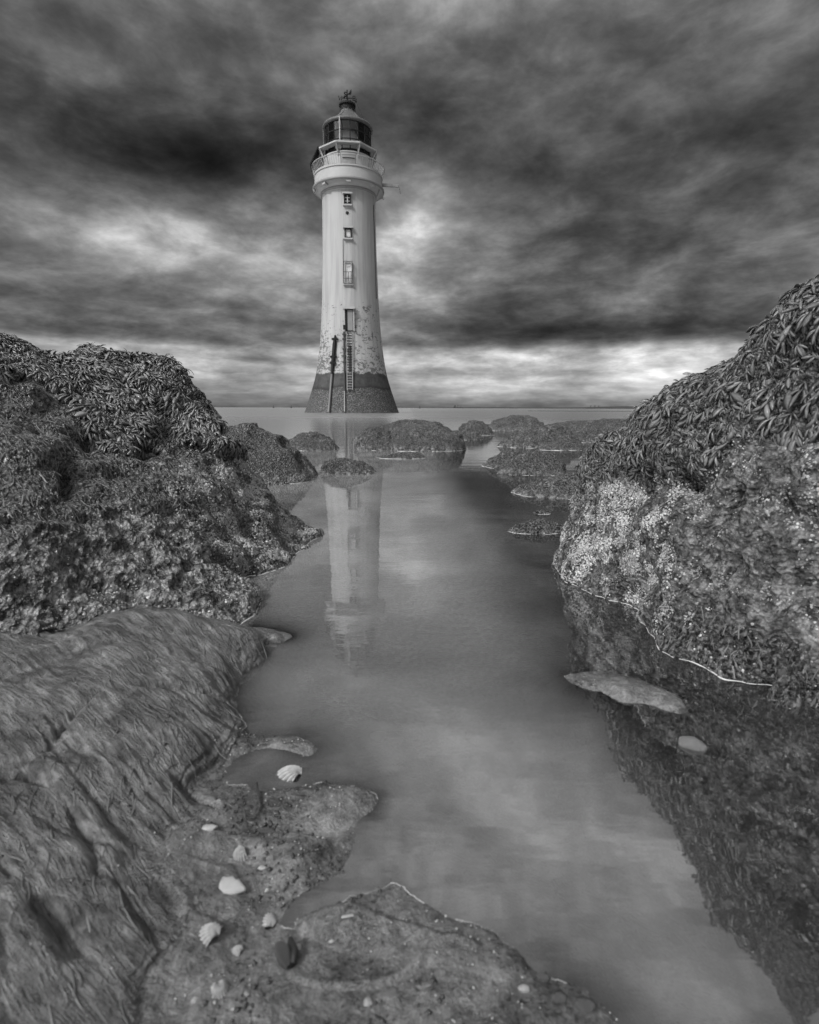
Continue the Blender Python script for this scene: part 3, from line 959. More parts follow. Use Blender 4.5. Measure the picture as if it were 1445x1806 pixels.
# (children are built in the rock's own space)
class Shift:
    def __enter__(s): return s
    def __exit__(s, *a): pass
def shifted(o_before, off):
    for ob in COL.objects:
        if ob not in o_before and ob.parent is not None and ob.name.split('.')[0] in ('seaweed', 'seaweed_frond', 'barnacles', 'hair_algae'):
            ob.matrix_basis = Matrix.Translation(-Vector(off)) @ ob.matrix_basis
before = set(COL.objects)
add_weed(right_rock, PD, ND, np.maximum(weedR, 0) * vis(PD, ND, -.5), 8500, 300, (.011, .036), (-.35, -.3, -1), .9, (-.04, .38))
barR = np.clip((1 - weedR) * (1 - blur(low, 60) * .9) * (1 - blur(lumpR, 80) * .72), 0, 1) * visR
add_barnacles(right_rock, PD, ND, barR, 23000, (.0012, .0034), 30)
Q, M = sample(PD, ND, np.clip(low + .10 * (1 - weedR) * (1 - lumpR), 0, 1) * visR, 300)
add_strands(right_rock, Q, M, np.tile((-.1, -.1, -1.), (len(Q), 1)), (.012, .035), (.0008, .002))
shifted(before, holder_off)

# ------------------------------------------------------------------ left-hand rock
LC = [  # per column: base .. crest as (px, py, depth)
    [(-420, 1230, .80), (-400, 1000, .95), (-380, 820, 1.10), (-350, 640, 1.25), (-300, 560, 1.45)],
    [(-160, 1165, .92), (-150, 990, 1.02), (-140, 840, 1.18), (-120, 660, 1.42), (-100, 575, 1.62)],
    [(30, 1120, 1.00), (30, 985, 1.10), (30, 850, 1.27), (30, 680, 1.56), (27, 598, 1.74)],
    [(120, 1110, 1.06), (115, 960, 1.19), (110, 850, 1.36), (105, 735, 1.58), (105, 625, 1.80)],
    [(225, 1098, 1.12), (205, 965, 1.27), (200, 880, 1.43), (190, 785, 1.60), (198, 615, 1.90)],
    [(375, 1106, 1.19), (320, 985, 1.34), (300, 880, 1.53), (290, 785, 1.74), (290, 628, 1.98)],
    [(439, 1076, 1.30), (395, 990, 1.46), (375, 890, 1.66), (360, 790, 1.84), (345, 655, 2.04)],
    [(430, 1018, 1.58), (425, 960, 1.64), (415, 890, 1.76), (400, 800, 1.93), (375, 698, 2.08)],
    [(500, 997, 1.72), (478, 950, 1.79), (455, 900, 1.86), (428, 825, 1.98), (398, 742, 2.10)],
    [(566, 946, 2.07), (540, 925, 2.07), (508, 895, 2.08), (468, 850, 2.10), (428, 800, 2.14)],
]
cols = []
for ci, c in enumerate(LC):
    pts = [at_y(*k) for k in c]
    pts[-1] = at_y(c[-1][0] - (12 if ci > 5 else 0), c[-1][1] + 28, c[-1][2])
    if ci >= 5:
        pts[0] = at_z(c[0][0], c[0][1], 0.0)
    base = pts[0]
    bot = base + np.array([.02, -.03, -.10])
    t = pts[-1]
    k = 1.0 if ci < 9 else .35
    col = [bot] + pts + [t + np.array([-.10, .12, .02 * k]), t + np.array([-.22, .30, .0]), t + np.array([-.4, .5, -.15]), t + np.array([-.5, .7, -.85])]
    cols.append(col)
last = cols[-1]
cols.append([p + np.array([-.10, .22, 0]) - np.array([0, 0, .03 + max(p[2], 0) * .15]) for p in last])
cols.append([p + np.array([-.5, .6, 0]) - np.array([0, 0, .05 + max(p[2], 0) * .3]) for p in last])
CT = np.array(cols)
PL = catmull(catmull(CT, 460, 0), 330, 1)
cL = np.array([-1.4, 2.2, -.3])
NL = outward(PL, grid_normals(PL), cL)
px, py = project(PL)
wob = fbm(PL, 20, 3, 160) * 26
SEAL = [(-500, 500), (27, 560), (200, 570), (320, 600), (420, 730), (420, 790), (395, 800), (340, 780), (300, 800), (255, 770), (215, 810), (185, 800), (150, 735), (110, 690), (30, 660), (-500, 660)]
weedL = in_poly(px + wob, py + wob, SEAL).astype(float)
weedL = np.maximum(weedL, ((PL[..., 2] > .50) & (py < 640)) * 1.0)
hairL = in_poly(px + wob, py + wob, [(-300, 640), (40, 660), (140, 740), (200, 800), (300, 850), (330, 900), (230, 905), (150, 920), (20, 950), (-300, 960)]).astype(float) * (1 - weedL)
lumpL = in_poly(px + wob, py + wob, [(-300, 950), (60, 950), (200, 890), (300, 910), (370, 960), (420, 1040), (440, 1080), (360, 1110), (-300, 1130)]).astype(float) * (1 - weedL) * (1 - hairL)
barL = in_poly(px + wob, py + wob, [(330, 800), (420, 800), (580, 930), (560, 960), (490, 1005), (440, 1075), (400, 1020), (370, 960), (300, 890)]).astype(float) * (1 - weedL)
PD = displace(PL, NL, .040, .015, .0035, 300)
ch = fbm(PL, 30, 3, 340, .55, True)
rill = fbm(np.stack([PL[..., 0] * 27 - PL[..., 1] * 15, PL[..., 2] * 5, PL[..., 1] * 6], -1), 1.0, 3, 350)
hole = sum(np.exp(-(((px - a) / sx) ** 2 + ((py - b) / sy) ** 2)) for a, b, sx, sy in ((165, 775, 24, 20), (300, 765, 26, 22), (120, 845, 14, 30), (250, 790, 18, 16), (400, 770, 14, 14)))
PD = PD + NL * (lumpL * ch * .013 + (hairL + .6 * barL) * rill * .020 + fbm(np.stack([PL[..., 0] * 11 - PL[..., 1] * 6, PL[..., 2] * 2, PL[..., 1] * 2], -1), 1.0, 2, 352) * .022 * (1 - weedL) + blur(weedL) * (.022 + .025 * fbm(PL, 11, 3, 343)) - hole * .06)[..., None]
ND = outward(PD, grid_normals(PD), cL)
PDL = PD.copy()
left_rock = empty('rock', tuple(at_z(440, 1074, 0)))
tag(left_rock, 'broad sloping rock along the left edge under a thick seaweed cap', 'rock')
off = np.array(left_rock.location)
obj('rock_face', np_mesh('rock_face', PD, grid_quads(*PD.shape[:2]), attrs={'weed': np.clip(weedL + blur(hairL, 30) * .6 + .2 + .45 * blur(barL, 20), 0, 1), 'lump': blur(lumpL, 30)}), M_ROCK, left_rock, mw=Matrix.Translation(-Vector(off)))
before = set(COL.objects)
add_weed(left_rock, PD, ND, weedL * vis(PD, ND, -.5), 9000, 300, (.013, .041), (.35, -.5, -1), .9, (-.05, .42))
add_barnacles(left_rock, PD, ND, np.clip(barL + .05 * lumpL, 0, 1) * vis(PD, ND), 20000, (.0016, .0042), 24)
Q, M = sample(PD, ND, np.clip(hairL + .25 * barL, 0, 1) * vis(PD, ND), 1300)
add_strands(left_rock, Q, M, np.tile((.35, -.2, -1.), (len(Q), 1)), (.012, .045), (.0007, .0020))
shifted(before, off)

# ------------------------------------------------------------------ strands over the felted mound
n = 600
qx = rng.uniform(-1.0, -.12, n * 4); qy = rng.uniform(.28, 1.2, n * 4)
zz, mm = bed(qx, qy)
ok = (rng.random(n * 4) < mm) & (zz > .003)
ok &= rng.random(n * 4) < smooth(-.35, .25, fbm(np.stack([qx, qy, qx * 0], -1), 9, 3, 400)) * .8 + .2
qx, qy = qx[ok][:n], qy[ok][:n]
e = .004
zx = (bed(qx + e, qy)[0] - bed(qx - e, qy)[0]) / (2 * e); zy = (bed(qx, qy + e)[0] - bed(qx, qy - e)[0]) / (2 * e)
nn = np.stack([-zx, -zy, np.ones_like(zx)], -1); nn /= np.linalg.norm(nn, axis=-1, keepdims=True)
nn = nn * .3 + np.array([0, 0, .7]); nn /= np.linalg.norm(nn, axis=-1, keepdims=True)
def drape_bed(c):
    c = c.copy(); c[:, 2] = bed(c[:, 0], c[:, 1])[0] + .0006
    return c
pts = drape_bed(np.stack([qx, qy, qx * 0], -1))
turn = .5 * fbm(pts * np.array([1, 1, 0]), 5, 2, 402)
ang = math.radians(-33) + turn - .35 * smooth(.75, .45, qy)
flow = np.stack([np.cos(ang), np.sin(ang), np.zeros_like(ang)], -1)
felt = add_strands(None, pts, nn, flow, (.012, .035), (.0005, .0011), 6, 'green_algae', drape_bed)
tag(felt, 'felted strands of algae combed over the mound on the left', 'algae', kind='stuff')

# ------------------------------------------------------------------ rocks out in the channel
def mound(name, label, L, R, yb, yt, xt=None, dep=.8, seed=0, weed=500, shape=2.4, group=None, hump=()):
    pl, pr = at_z(L, yb), at_z(R, yb)
    rx = (pr[0] - pl[0]) / 2
    ry = rx * dep
    cy = pl[1] + ry * .75
    xt = (L + R) / 2 if xt is None else xt
    top = at_y(xt, yt, cy)
    c = np.array([(pl[0] + pr[0]) / 2 * cy / pl[1] * .35 + (pl[0] + pr[0]) / 2 * .65, cy, 0.0])
    h = max(top[2], .02)
    off_x = (top[0] - c[0])
    nr, na = 46, 150
    r = np.linspace(1.12, 0.0, nr) ** 1.0
    a = np.linspace(0, 2 * math.pi, na, endpoint=False)
    Rr, Aa = np.meshgrid(r, a, indexing='ij')
    P0 = np.stack([np.cos(Aa), np.sin(Aa), np.zeros_like(Aa)], -1)
    wobble = 1 + .26 * fbm(P0 + seed * 3.1, 1.3, 3, seed)
    k = np.clip(1 - np.abs(Rr) ** shape, -1, 1)
    X = Rr * rx * np.cos(Aa) * wobble + off_x * np.clip(k, 0, 1)
    Y = Rr * ry * np.sin(Aa) * wobble
    Z = np.where(k > 0, h * .92 * np.sign(k) * np.abs(k) ** .75, h * k * 1.6 - .02)
    for hx, hy, hr, hh_ in hump:
        Z += hh_ * h * np.exp(-(((X / rx - hx) / hr) ** 2 + ((Y / ry - hy) / hr) ** 2))
    P = np.stack([X, Y, Z], -1)
    sc = 1.0 / max(rx, .12)
    d = .10 * h * fbm(P + seed, 2.6 * sc, 3, seed + 2) + .06 * h * np.minimum(fbm(P + seed, 4.5 * sc, 3, seed + 3, .5, True) - .2, .3) * 1.6 + .004 * fbm(P, 40, 3, seed)
    P[..., 2] += d * smooth(1.15, .9, Rr)
    lay = fbm(np.stack([P[..., 0] * 1.2 * sc, P[..., 1] * 1.2 * sc, P[..., 2] * 9 / max(h, .05)], -1) + seed, 1.0, 3, seed + 9)
    crk = np.minimum(fbm(P + seed, 3.2 * sc, 3, seed + 14, .6, True) * -1 + .75, .25)
    P[..., 2] += h * (.10 * lay - .16 * np.clip(.12 - crk, 0, 1)) * smooth(1.1, .9, Rr)
    P[..., 0] += .08 * rx * fbm(P + seed, 5 * sc, 3, seed + 8)
    N = outward(P, grid_normals(P), np.array([0, 0, -.3 * rx]))
    Pw = P + c
    q = grid_quads(nr - 1, na, 0, True)
    V = np.concatenate([P[:-1].reshape(-1, 3), P[-1:, 0]])
    tip = len(V) - 1
    base_ = (nr - 2) * na
    t = [(base_ + i, base_ + (i + 1) % na, tip) for i in range(na)]
    root = empty(name, tuple(c))
    tag(root, label, 'rock', group)
    wd = np.concatenate([np.clip(.55 + .8 * fbm(P[:-1], 8, 3, seed + 5), 0, 1).ravel(), [1]])
    obj('rock_face', np_mesh('rock_face', V, q, t, attrs={'weed': np.clip(wd + .25, 0, 1), 'lump': .75 * smooth(.30 * h, .05 * h, V[:, 2] + .12 * h * fbm(V, 6 * sc, 3, seed + 21))}), M_ROCK, root)
    if weed:
        mask = vis(Pw, N, -.2) * smooth(-.2, .3, fbm(P, 5 * sc, 3, seed + 31))
        weed = int(weed * .55)
        Q, M = sample(P, N, mask + 1e-9, weed)
        out_dir = np.stack([Q[:, 0] / rx, Q[:, 1] / ry, np.full(len(Q), -.8)], -1)
        szk = np.clip(cy * .0045, .012, .036)
        B = basis(M, out_dir, rng.normal(0, .5, weed), rng.uniform(.0, .35, weed))
        sz = rng.uniform(.5, 1.3, weed) * szk
        tint = np.clip(.22 + .3 * fbm(Q, 5 * sc, 2, 9) + rng.normal(0, .18, weed), 0, 1)
        o = obj('seaweed', scatter_mesh('seaweed', PROTO_LOW, rng.integers(0, 2, weed), Q, B, sz, tint), M_WEEDD, root)
        o['kind'] = 'stuff'
        ns = weed
        Q, M = sample(P, N, mask + 1e-9, ns)
        fl = np.stack([Q[:, 0] / rx, Q[:, 1] / ry, np.full(len(Q), -.9)], -1)
        add_strands(root, Q, M, fl, (szk * .6, szk * 1.8), (szk * .03, szk * .08), 4, mat=M_HAIRD)
    ring = []
    for k in range(na):
        zc = P[:, k, 2]
        j = np.where((zc[:-1] < 0) & (zc[1:] >= 0))[0]
        if len(j):
            j = j[-1]; t = -zc[j] / (zc[j + 1] - zc[j])
            ring.append(P[j, k] * (1 - t) + P[j + 1, k] * t + c)
    RINGS.append((np.array(ring), cy))
    return root

RINGS = []
G = 'low weedy rocks across the channel'
mound('rock', 'long dark weedy rock sloping to the water behind the left rock', 240, 566, 852, 735, 405, .75, 1, 1500, 1.9, G)
mound('rock', 'small low flat rock in front of the lighthouse base', 500, 596, 794, 760, 545, .8, 2, 350, 2.0, G)
mound('rock', 'rounded knob of rock at the foot of the lighthouse reflection', 562, 666, 836, 806, 600, .55, 3, 450, 2.4, G)
mound('rock', 'long ridge of weedy rock at the back, right of the lighthouse', 632, 800, 778, 738, 735, .5, 4, 700, 2.2, G)
mound('rock', 'broad domed weedy rock in the middle of the channel', 668, 826, 795, 748, 752, .8, 5, 1100, 3.2, G)
mound('rock', 'blunt weedy boulder left of the broad domed rock', 624, 712, 794, 753, 662, .8, 6, 600, 3.0, G)
mound('rock', 'flat sliver of rock in the water before the domed rock', 668, 752, 809, 796, 728, .6, 7, 260, 1.8, G)
mound('rock', 'small dark rock at the left end of the far row', 806, 872, 768, 740, 838, .8, 8, 350, 2.0, G)
mound('rock', 'low stone just in front of the far row of rocks', 808, 852, 776, 759, 828, .8, 9, 200, 2.4, G)
mound('rock', 'smooth humped rock in the middle of the far row', 858, 966, 760, 731, 918, .7, 10, 500, 2.4, G)
mound('rock', 'wide weedy ridge reaching the right-hand rock at the back', 945, 1240, 780, 736, 1080, .5, 11, 1100, 2.6, G)
mound('rock', 'sprawling weedy rock right of the water channel', 884, 1030, 790, 752, 965, .5, 12, 600, 2.2, G, hump=((.35, -.3, .35, .25),))
mound('rock', 'flat weedy skirt of rock by the small inlet', 950, 1038, 794, 774, 1000, .6, 13, 260, 2.0, G)
mound('rock', 'low dark hump left of the tilted dome', 854, 936, 826, 795, 905, .8, 14, 400, 1.9, G)
mound('rock', 'tilted dome of rock standing in the channel on the right', 884, 1008, 838, 794, 950, .6, 15, 600, 2.3, G)
mound('rock', 'sloping bare rock running under the right-hand rock', 915, 1170, 878, 822, 1075, .5, 16, 500, 1.7, G)
mound('rock', 'small weed covered stone barely above the pool', 904, 1004, 941, 914, 955, .55, 17, 260, 1.7, None)
mound('rock', 'tiny tuft of weed poking out of the pool', 940, 972, 907, 898, 955, .5, 18, 60, 1.8, None)
mound('rock', 'knobbly black stone at the foot of the right rock', 1362, 1418, 1246, 1195, 1390, .8, 19, 70, 2.8, None, hump=((-.3, -.3, .4, .3), (.4, .1, .3, .25)))

mb = MB()
for ring, cy in RINGS:
    if len(ring) < 20: continue
    ring = np.concatenate([ring, ring[:1]])
    wv = fbm(ring, 5 / (cy * .12), 2, 77)
    rr = np.clip(.0009 * cy * (.35 + 1.1 * wv), .0002, .0014 * cy)
    run = []
    for p_, r_ in zip(ring, rr):
        if r_ > .0003 * cy: run.append((tuple(p_), r_))
        else:
            if len(run) > 3: mb.tube([a for a, b in run], [b for a, b in run], 4)
            run = []
    if len(run) > 3: mb.tube([a for a, b in run], [b for a, b in run], 4)
tag(mb.build('glint_line', simple('glimmer', 0.55, 0.3, 0.5, 0.2, 40), None, True), 'broken painted highlight round the feet of the low rocks in the channel', 'glint', kind='stuff')  # pale tubes carry the waterline highlight in their colour

# ------------------------------------------------------------------ lighthouse
DL = 57.0
LX = at_y(621.5, 727, DL)[0]
def zs(y, D=DL): 
    return at_y(618, y, D)[2]
def rs(px_, y):
    return px_ * (np.linalg.norm((at_y(619.5, y, DL) - at_y(618.5, y, DL))))
lh = empty('lighthouse', (LX, DL, 0), math.atan2(-LX, DL))
tag(lh, 'white lighthouse with flaking paint and dark barnacled base standing in the sea', 'lighthouse')
Zband, Zbarn, Zpeel = zs(661), zs(686), zs(535)
M_TOWER = tower_material(Zband, Zbarn, Zpeel)
M_WHITE = simple('white_paint', 0.38, 0.5, 0.3, 0.12, 3.0)
M_IRON = simple('black_iron', 0.018, 0.7, 0.2, 0.3, 6.0)
M_LEAD = simple('dark_roof_metal', 0.10, 0.5, 0.4, 0.3, 2.0)
M_GREY = simple('grey_painted_metal', 0.22, 0.5, 0.4, 0.2, 3.0)
M_DARK = simple('dark_opening', 0.02, 0.8, 0.2)
M_BLIND = simple('pale_blind', 0.55, 0.7, 0.2, 0.1)
M_RUST = simple('rusty_iron', 0.06, 0.8, 0.2, 0.5, 10.0)
def glass_mat():
    m, nt, out = material('window_glass')
    fr = nt.new('ShaderNodeFresnel'); fr.inputs[0].default_value = 1.5
    gl = nt.new('ShaderNodeBsdfGlossy'); nt.put(gl.inputs[0], 0.9); gl.inputs['Roughness'].default_value = .02
    tr = nt.new('ShaderNodeBsdfTransparent'); nt.put(tr.inputs[0], 0.96)
    mx = nt.new('ShaderNodeMixShader')
    nt.l.new(fr.outputs[0], mx.inputs[0]); nt.l.new(tr.outputs[0], mx.inputs[1]); nt.l.new(gl.outputs[0], mx.inputs[2])
    nt.l.new(mx.outputs[0], out.inputs[0])
    return m
M_GLASS = glass_mat()

PROF = [(735, 86), (727, 82.5), (716, 78.3), (706, 75.0), (696, 71.8), (686, 68.8), (674, 65.2), (661, 62.0), (648, 59.6), (634, 57.6), (617, 55.4), (600, 53.6), (582, 52.2), (564, 51.1), (537, 49.7), (492, 48.3), (455, 47.4), (420, 46.9), (385, 46.6), (348, 46.6)]
tp = [(rs(p, y), zs(y)) for y, p in PROF]
zz_ = np.array([z for r, z in tp]); rr_ = np.array([r for r, z in tp])
ZN, RN = tp[-1][1], tp[-1][0]
def shaft_r(z): return float(np.interp(z, zz_, rr_))
fine = []
for z in np.linspace(tp[0][1], ZN, 90): fine.append((shaft_r(z), z))
mb = MB(); mb.lathe(fine, 128); mb.build('tower', M_TOWER, lh, True)
def onshaft(xpx, y, lift=0.0):
    """point on the front of the shaft seen at photo pixel (xpx, y); returns pos, angle"""
    r = 3.0
    for _ in range(6):
        D = DL - r * .98
        z = at_y(xpx, y, D)[2]
        r = shaft_r(z)
    ax = 621.5 - (727 - y) * (3.6 / 540)
    xm = (xpx - ax) * np.linalg.norm(at_y(619.5, y, D) - at_y(618.5, y, D))
    a = math.asin(max(-.98, min(.98, xm / r)))
    rr = r + lift
    return Vector((rr * math.sin(a), -rr * math.cos(a), z)), a
def quad_on(y0, y1, x0, x1):
    pa, a = onshaft((x0 + x1) / 2, y0); pb, b = onshaft((x0 + x1) / 2, y1)
    k = np.linalg.norm(at_y(619.5, (y0 + y1) / 2, DL - 3) - at_y(618.5, (y0 + y1) / 2, DL - 3))
    return (pa + pb) / 2, (a + b) / 2, (x1 - x0) * k, pa.z - pb.z

# neck ring, cove, gallery
mb = MB()
torus = [(RN + .02 + .13 * math.cos(t), ZN + .02 + .13 * math.sin(t)) for t in np.linspace(-math.pi / 2, math.pi / 2, 9)]
mb.lathe(torus, 96); mb.build('neck_ring', M_GREY, lh, True)
def Z(y): return zs(y + 4.0 * min(1.0, max(0.0, (y - 196) / 20.0)))
cove = [(RN, Z(347.2))]
for t in np.linspace(0, 1, 12):
    cove.append((rs(47 + 14.5 * (1 - math.cos(t * math.pi / 2)), 340), Z(346.5) + (Z(336) - Z(346.5)) * math.sin(t * math.pi / 2)))
mb = MB(); mb.lathe(cove, 96); mb.build('cove', M_WHITE, lh, True)
R62, R59 = rs(62.3, 333), rs(59.3, 325)
mb = MB(); mb.lathe([(R62 - .1, Z(336.3)), (R62, Z(335.8)), (R62 + .03, Z(334)), (R62, Z(332)), (R59, Z(331))], 96)
mb.build('gallery_lip', M_GREY, lh, True)
ZG = Z(313.5)
mb = MB(); mb.lathe([(R59, Z(331.2)), (R59 - .03, ZG), (R59 + .05, ZG + .02), (R59 + .05, ZG + .14), (R59 - .3, ZG + .14), (rs(43, 313), ZG + .13)], 96)
mb.build('gallery_deck', M_WHITE, lh)
# railing leans outwards
ZR = Z(296.5); RT, RB = rs(64, 296), R59 - .05
mb = MB()
for zf, rad in ((1.0, .035), (.08, .025)):
    r_ = RB + (RT - RB) * zf; z_ = ZG + .14 + (ZR - ZG - .14) * zf
    mb.lathe([(r_ + rad * math.cos(t), z_ + rad * math.sin(t)) for t in np.linspace(0, 2 * math.pi, 7)[:-1]], 80, closed=True)
rail = mb.build('railing', M_WHITE, lh)
mb = MB(); nb = 96
for k in range(nb):
    a = 2 * math.pi * k / nb
    if abs((a + math.pi) % (2 * math.pi) - math.pi - .02) < .19: continue
    b0 = (RB * math.sin(a), -RB * math.cos(a), ZG + .14); b1 = (RT * math.sin(a), -RT * math.cos(a), ZR)
    mb.tube([b0, b1], .022, 4, False)
o = mb.build('balusters', M_WHITE, rail); o['kind'] = 'stuff'
mb = MB()
for k in range(16):
    a = 2 * math.pi * (k + .5) / 16
    mb.tube([(RB * math.sin(a), -RB * math.cos(a), ZG + .14), ((RT + .02) * math.sin(a), -(RT + .02) * math.cos(a), ZR + .05)], .04, 5)
o = mb.build('rail_posts', M_GREY, rail); o['kind'] = 'stuff'
# solid panel at the front of the railing
mb = MB()
mb.lathe([(RB + .02, ZG + .17), (RT + .0, ZR - .02), (RT - .05, ZR - .02), (RB - .03, ZG + .17)], 10, -.17, .21, True)
pn = mb.build('rail_panel', M_WHITE, rail)
mb = MB()
am, zmid = .02, ZG + .14 + (ZR - ZG - .14) * .55
rm = RB + (RT - RB) * .55 + .02
mb.lathe([(rm, zmid), (rm + .03, zmid), (rm + .03, zmid + .06), (rm, zmid + .06)], 10, -.15, .17, True)
mb.build('rail_slot', M_IRON, pn)
# service drum, lantern
RD = rs(43.2, 290); ZD = Z(284)
mb = MB(); mb.lathe([(RD, ZG + .1), (RD, ZD), (RD + .06, ZD + .02), (RD + .06, ZD + .12), (RD - .2, ZD + .14)], 72)
mb.build('service_drum', M_WHITE, lh)
p_, a_ = Vector((-.12, -RD - .02, ZD - .75)), 0
mb = MB()
mb.box((-.28, -RD - .005, ZD - .62), (.42, .10, .60)); mb.build('drum_hatch', M_DARK, lh)
RLn = rs(40.2, 250); ZL0, ZL1 = Z(276.5), Z(228)
mb = MB(); mb.lathe([(RLn + .02, ZD + .13), (RLn + .02, ZL0)], 48)
mb.build('lantern_plinth', M_IRON, lh)
lan = empty('lantern'); lan.parent = lh
mb = MB()
NB = 18
rows_z = [ZL0, ZL0 + (ZL1 - ZL0) * .36, ZL0 + (ZL1 - ZL0) * .68, ZL1]
for z_ in rows_z:
    mb.lathe([(RLn + .045 * math.cos(t), z_ + .045 * math.sin(t)) for t in np.linspace(0, 2 * math.pi, 7)[:-1]], 54, closed=True)
for k in range(NB):
    a = 2 * math.pi * (k + .28) / NB
    mb.tube([(RLn * math.sin(a), -RLn * math.cos(a), ZL0), (RLn * math.sin(a), -RLn * math.cos(a), ZL1)], .045, 6)
mb.build('glazing_bars', M_IRON, lan)
for j in range(3):
    dz = rows_z[j + 1] - rows_z[j]
    hw = RLn * math.sin(math.pi / NB) * .97
    ri = RLn * math.cos(math.pi / NB)
    pm = MB(); pm.box((0, 0, 0), (2 * hw, .012, dz - .02))
    pme = pm.mesh('pane'); pme.materials.append(M_GLASS)
    for k in range(NB):
        a = 2 * math.pi * (k + .78) / NB
        o = bpy.data.objects.new('pane', pme); COL.objects.link(o); o.parent = lan
        o.location = (ri * math.sin(a), -ri * math.cos(a), (rows_z[j] + rows_z[j + 1]) / 2)
        o.rotation_euler = (0, 0, a)
# inside the lantern: floor, lens on its pedestal, drawn blinds on the upper row
mb = MB(); mb.lathe([(.001, ZL0 - .15), (RLn - .05, ZL0 - .15)], 40); mb.build('lantern_floor', M_WHITE, lan)
mb = MB(); mb.lathe([(.001, ZL1 - .02), (RLn - .06, ZL1 - .02)], 40); mb.build('ceiling', M_BLIND, lan)
mb = MB(); mb.lathe([(.7, ZL0 - .15), (.7, ZL0 + .15), (1.0, ZL0 + .25), (1.25, ZL0 + .9), (1.2, ZL0 + 1.5), (.9, ZL0 + 2.1), (.5, ZL0 + 2.4), (.001, ZL0 + 2.5)], 24)
mb.build('lens', M_BLIND, lan, True)
mb = MB(); mb.lathe([(RLn - .22, rows_z[2] + .08), (RLn - .22, ZL1 - .03)], 40, .4, 2 * math.pi - .5); mb.build('blind', M_GREY, lan, True)
# roof
RE = rs(44.0, 226)
ZE = Z(226.5)
rf = [(RE - .18, ZE - .06), (RE, ZE - .02), (RE + .02, ZE + .10), (RE - .05, ZE + .22)]
apex = Z(196.5)
for t in np.linspace(.02, 1, 12):
    r_ = rs(12.4, 205) + (RE - .15 - rs(12.4, 205)) * (1 - t) ** 1.55
    rf.append((r_, ZE + .22 + (apex - ZE - .22) * t))
mb = MB(); mb.lathe([(.3, ZE - .05)] + rf, 64); roof = mb.build('roof', M_LEAD, lh, True)
mb = MB()
for k in range(12):
    a = 2 * math.pi * k / 12 + .1
    mb.tube([((r_ + .02) * math.sin(a), -(r_ + .02) * math.cos(a), z_) for r_, z_ in rf[4:]], .03, 4)
mb.build('roof_seams', M_LEAD, roof)
ZV0, ZV1 = apex, Z(185.8); RV = rs(12.2, 193)
mb = MB(); mb.lathe([(RV + .05, ZV0 - .05), (RV + .05, ZV0 + .08), (RV, ZV0 + .1), (RV, ZV1 - .12), (RV + .13, ZV1 - .1), (RV + .13, ZV1 + .03), (RV, ZV1 + .12), (.05, ZV1 + .25)], 36)
mb.build('roof_vent', M_IRON, roof)
# weather vane
vane = empty('weather_vane', (0, 0, 0)); vane.parent = lh
ZT = Z(158.5); ZA = Z(173.2)
mb = MB(); mb.tube([(0, 0, ZV1 + .1), (0, 0, ZT)], [.08, .05], 6); mb.build('spindle', M_IRON, vane)
mb = MB(); arm = .46
mb.tube([(-arm, .05, ZA), (arm, -.05, ZA)], .04, 5); mb.tube([(-.12, -arm, ZA), (.12, arm, ZA)], .04, 5)
mb.build('compass_arms', M_IRON, vane)
GL = {'W': [[(-.5, .5), (-.25, -.5), (0, .25), (.25, -.5), (.5, .5)]], 'E': [[(.4, .5), (-.4, .5), (-.4, -.5), (.4, -.5)], [(-.4, 0), (.25, 0)]],
      'N': [[(-.4, -.5), (-.4, .5), (.4, -.5), (.4, .5)]], 'S': [[(.4, .4), (.1, .5), (-.35, .4), (-.35, .1), (.35, -.1), (.35, -.4), (-.1, -.5), (-.4, -.4)]]}
for ch_, (lx, ly) in {'W': (-arm - .18, .05), 'E': (arm + .18, -.05), 'N': (.16, arm + .18), 'S': (-.16, -arm - .18)}.items():
    mb = MB()
    for stroke in GL[ch_]:
        mb.tube([(lx + x * .30, ly, ZA + y * .34) for x, y in stroke], .05, 4)
    mb.build('compass_letter', M_IRON, vane)
ZP = Z(167.5)
mb = MB()
mb.tube([(-.30, 0, ZP - .22), (.36, 0, ZP + .28)], .05, 5)
mb.add([(-.42, -.02, ZP - .32), (-.18, -.02, ZP - .24), (-.28, -.02, ZP - .06), (-.42, .02, ZP - .32), (-.18, .02, ZP - .24), (-.28, .02, ZP - .06)],
       [(0, 1, 2), (5, 4, 3), (0, 3, 4, 1), (1, 4, 5, 2), (2, 5, 3, 0)])
tail = [(.14, .02), (.22, .28), (.40, .50), (.42, .25), (.36, .05)]
mb.add([(x, s * .02, ZP + z) for s in (-1, 1) for x, z in tail], [(0, 1, 2, 3, 4), (9, 8, 7, 6, 5)] + [(i, (i + 1) % 5 + 0, (i + 1) % 5 + 5, i + 5)[::-1] for i in range(5)])
mb.build('arrow', M_IRON, vane)
# lightning rod, stay wire, lantern poles
kx = rs(1.0, 190)
mb = MB(); xr = 13.6 * kx
mb.tube([(xr, -.1, ZV0 - .1), (xr, -.1, Z(169.5))], .03, 5); mb.tube([(xr + .1, -.1, Z(180)), (xr + .1, -.1, Z(174.5))], [.09, .05], 6); mb.tube([(xr, -.1, Z(169.5)), (xr + .1, -.1, Z(178))], .02, 4)
mb.build('lightning_rod', M_IRON, lh)
mb = MB(); mb.tube([(xr + .12, -.1, Z(180.5)), (32.5 * kx, -.5, Z(219))], .016, 4); mb.build('stay_wire', M_IRON, lh)
mb = MB(); xp = -13.6 * kx
mb.tube([(xp, -RLn - .12, ZE + .15), (xp, -RLn - .12, ZD + .2)], .055, 6); mb.build('white_pole', M_WHITE, lh)
for sx in (-1, 1):
    mb = MB(); mb.tube([(sx * (RE - .05), -.2, ZE), (sx * (RLn + .12), -.2, ZL0 - .2)], .025, 4); mb.build('stay_rod', M_GREY, lh)
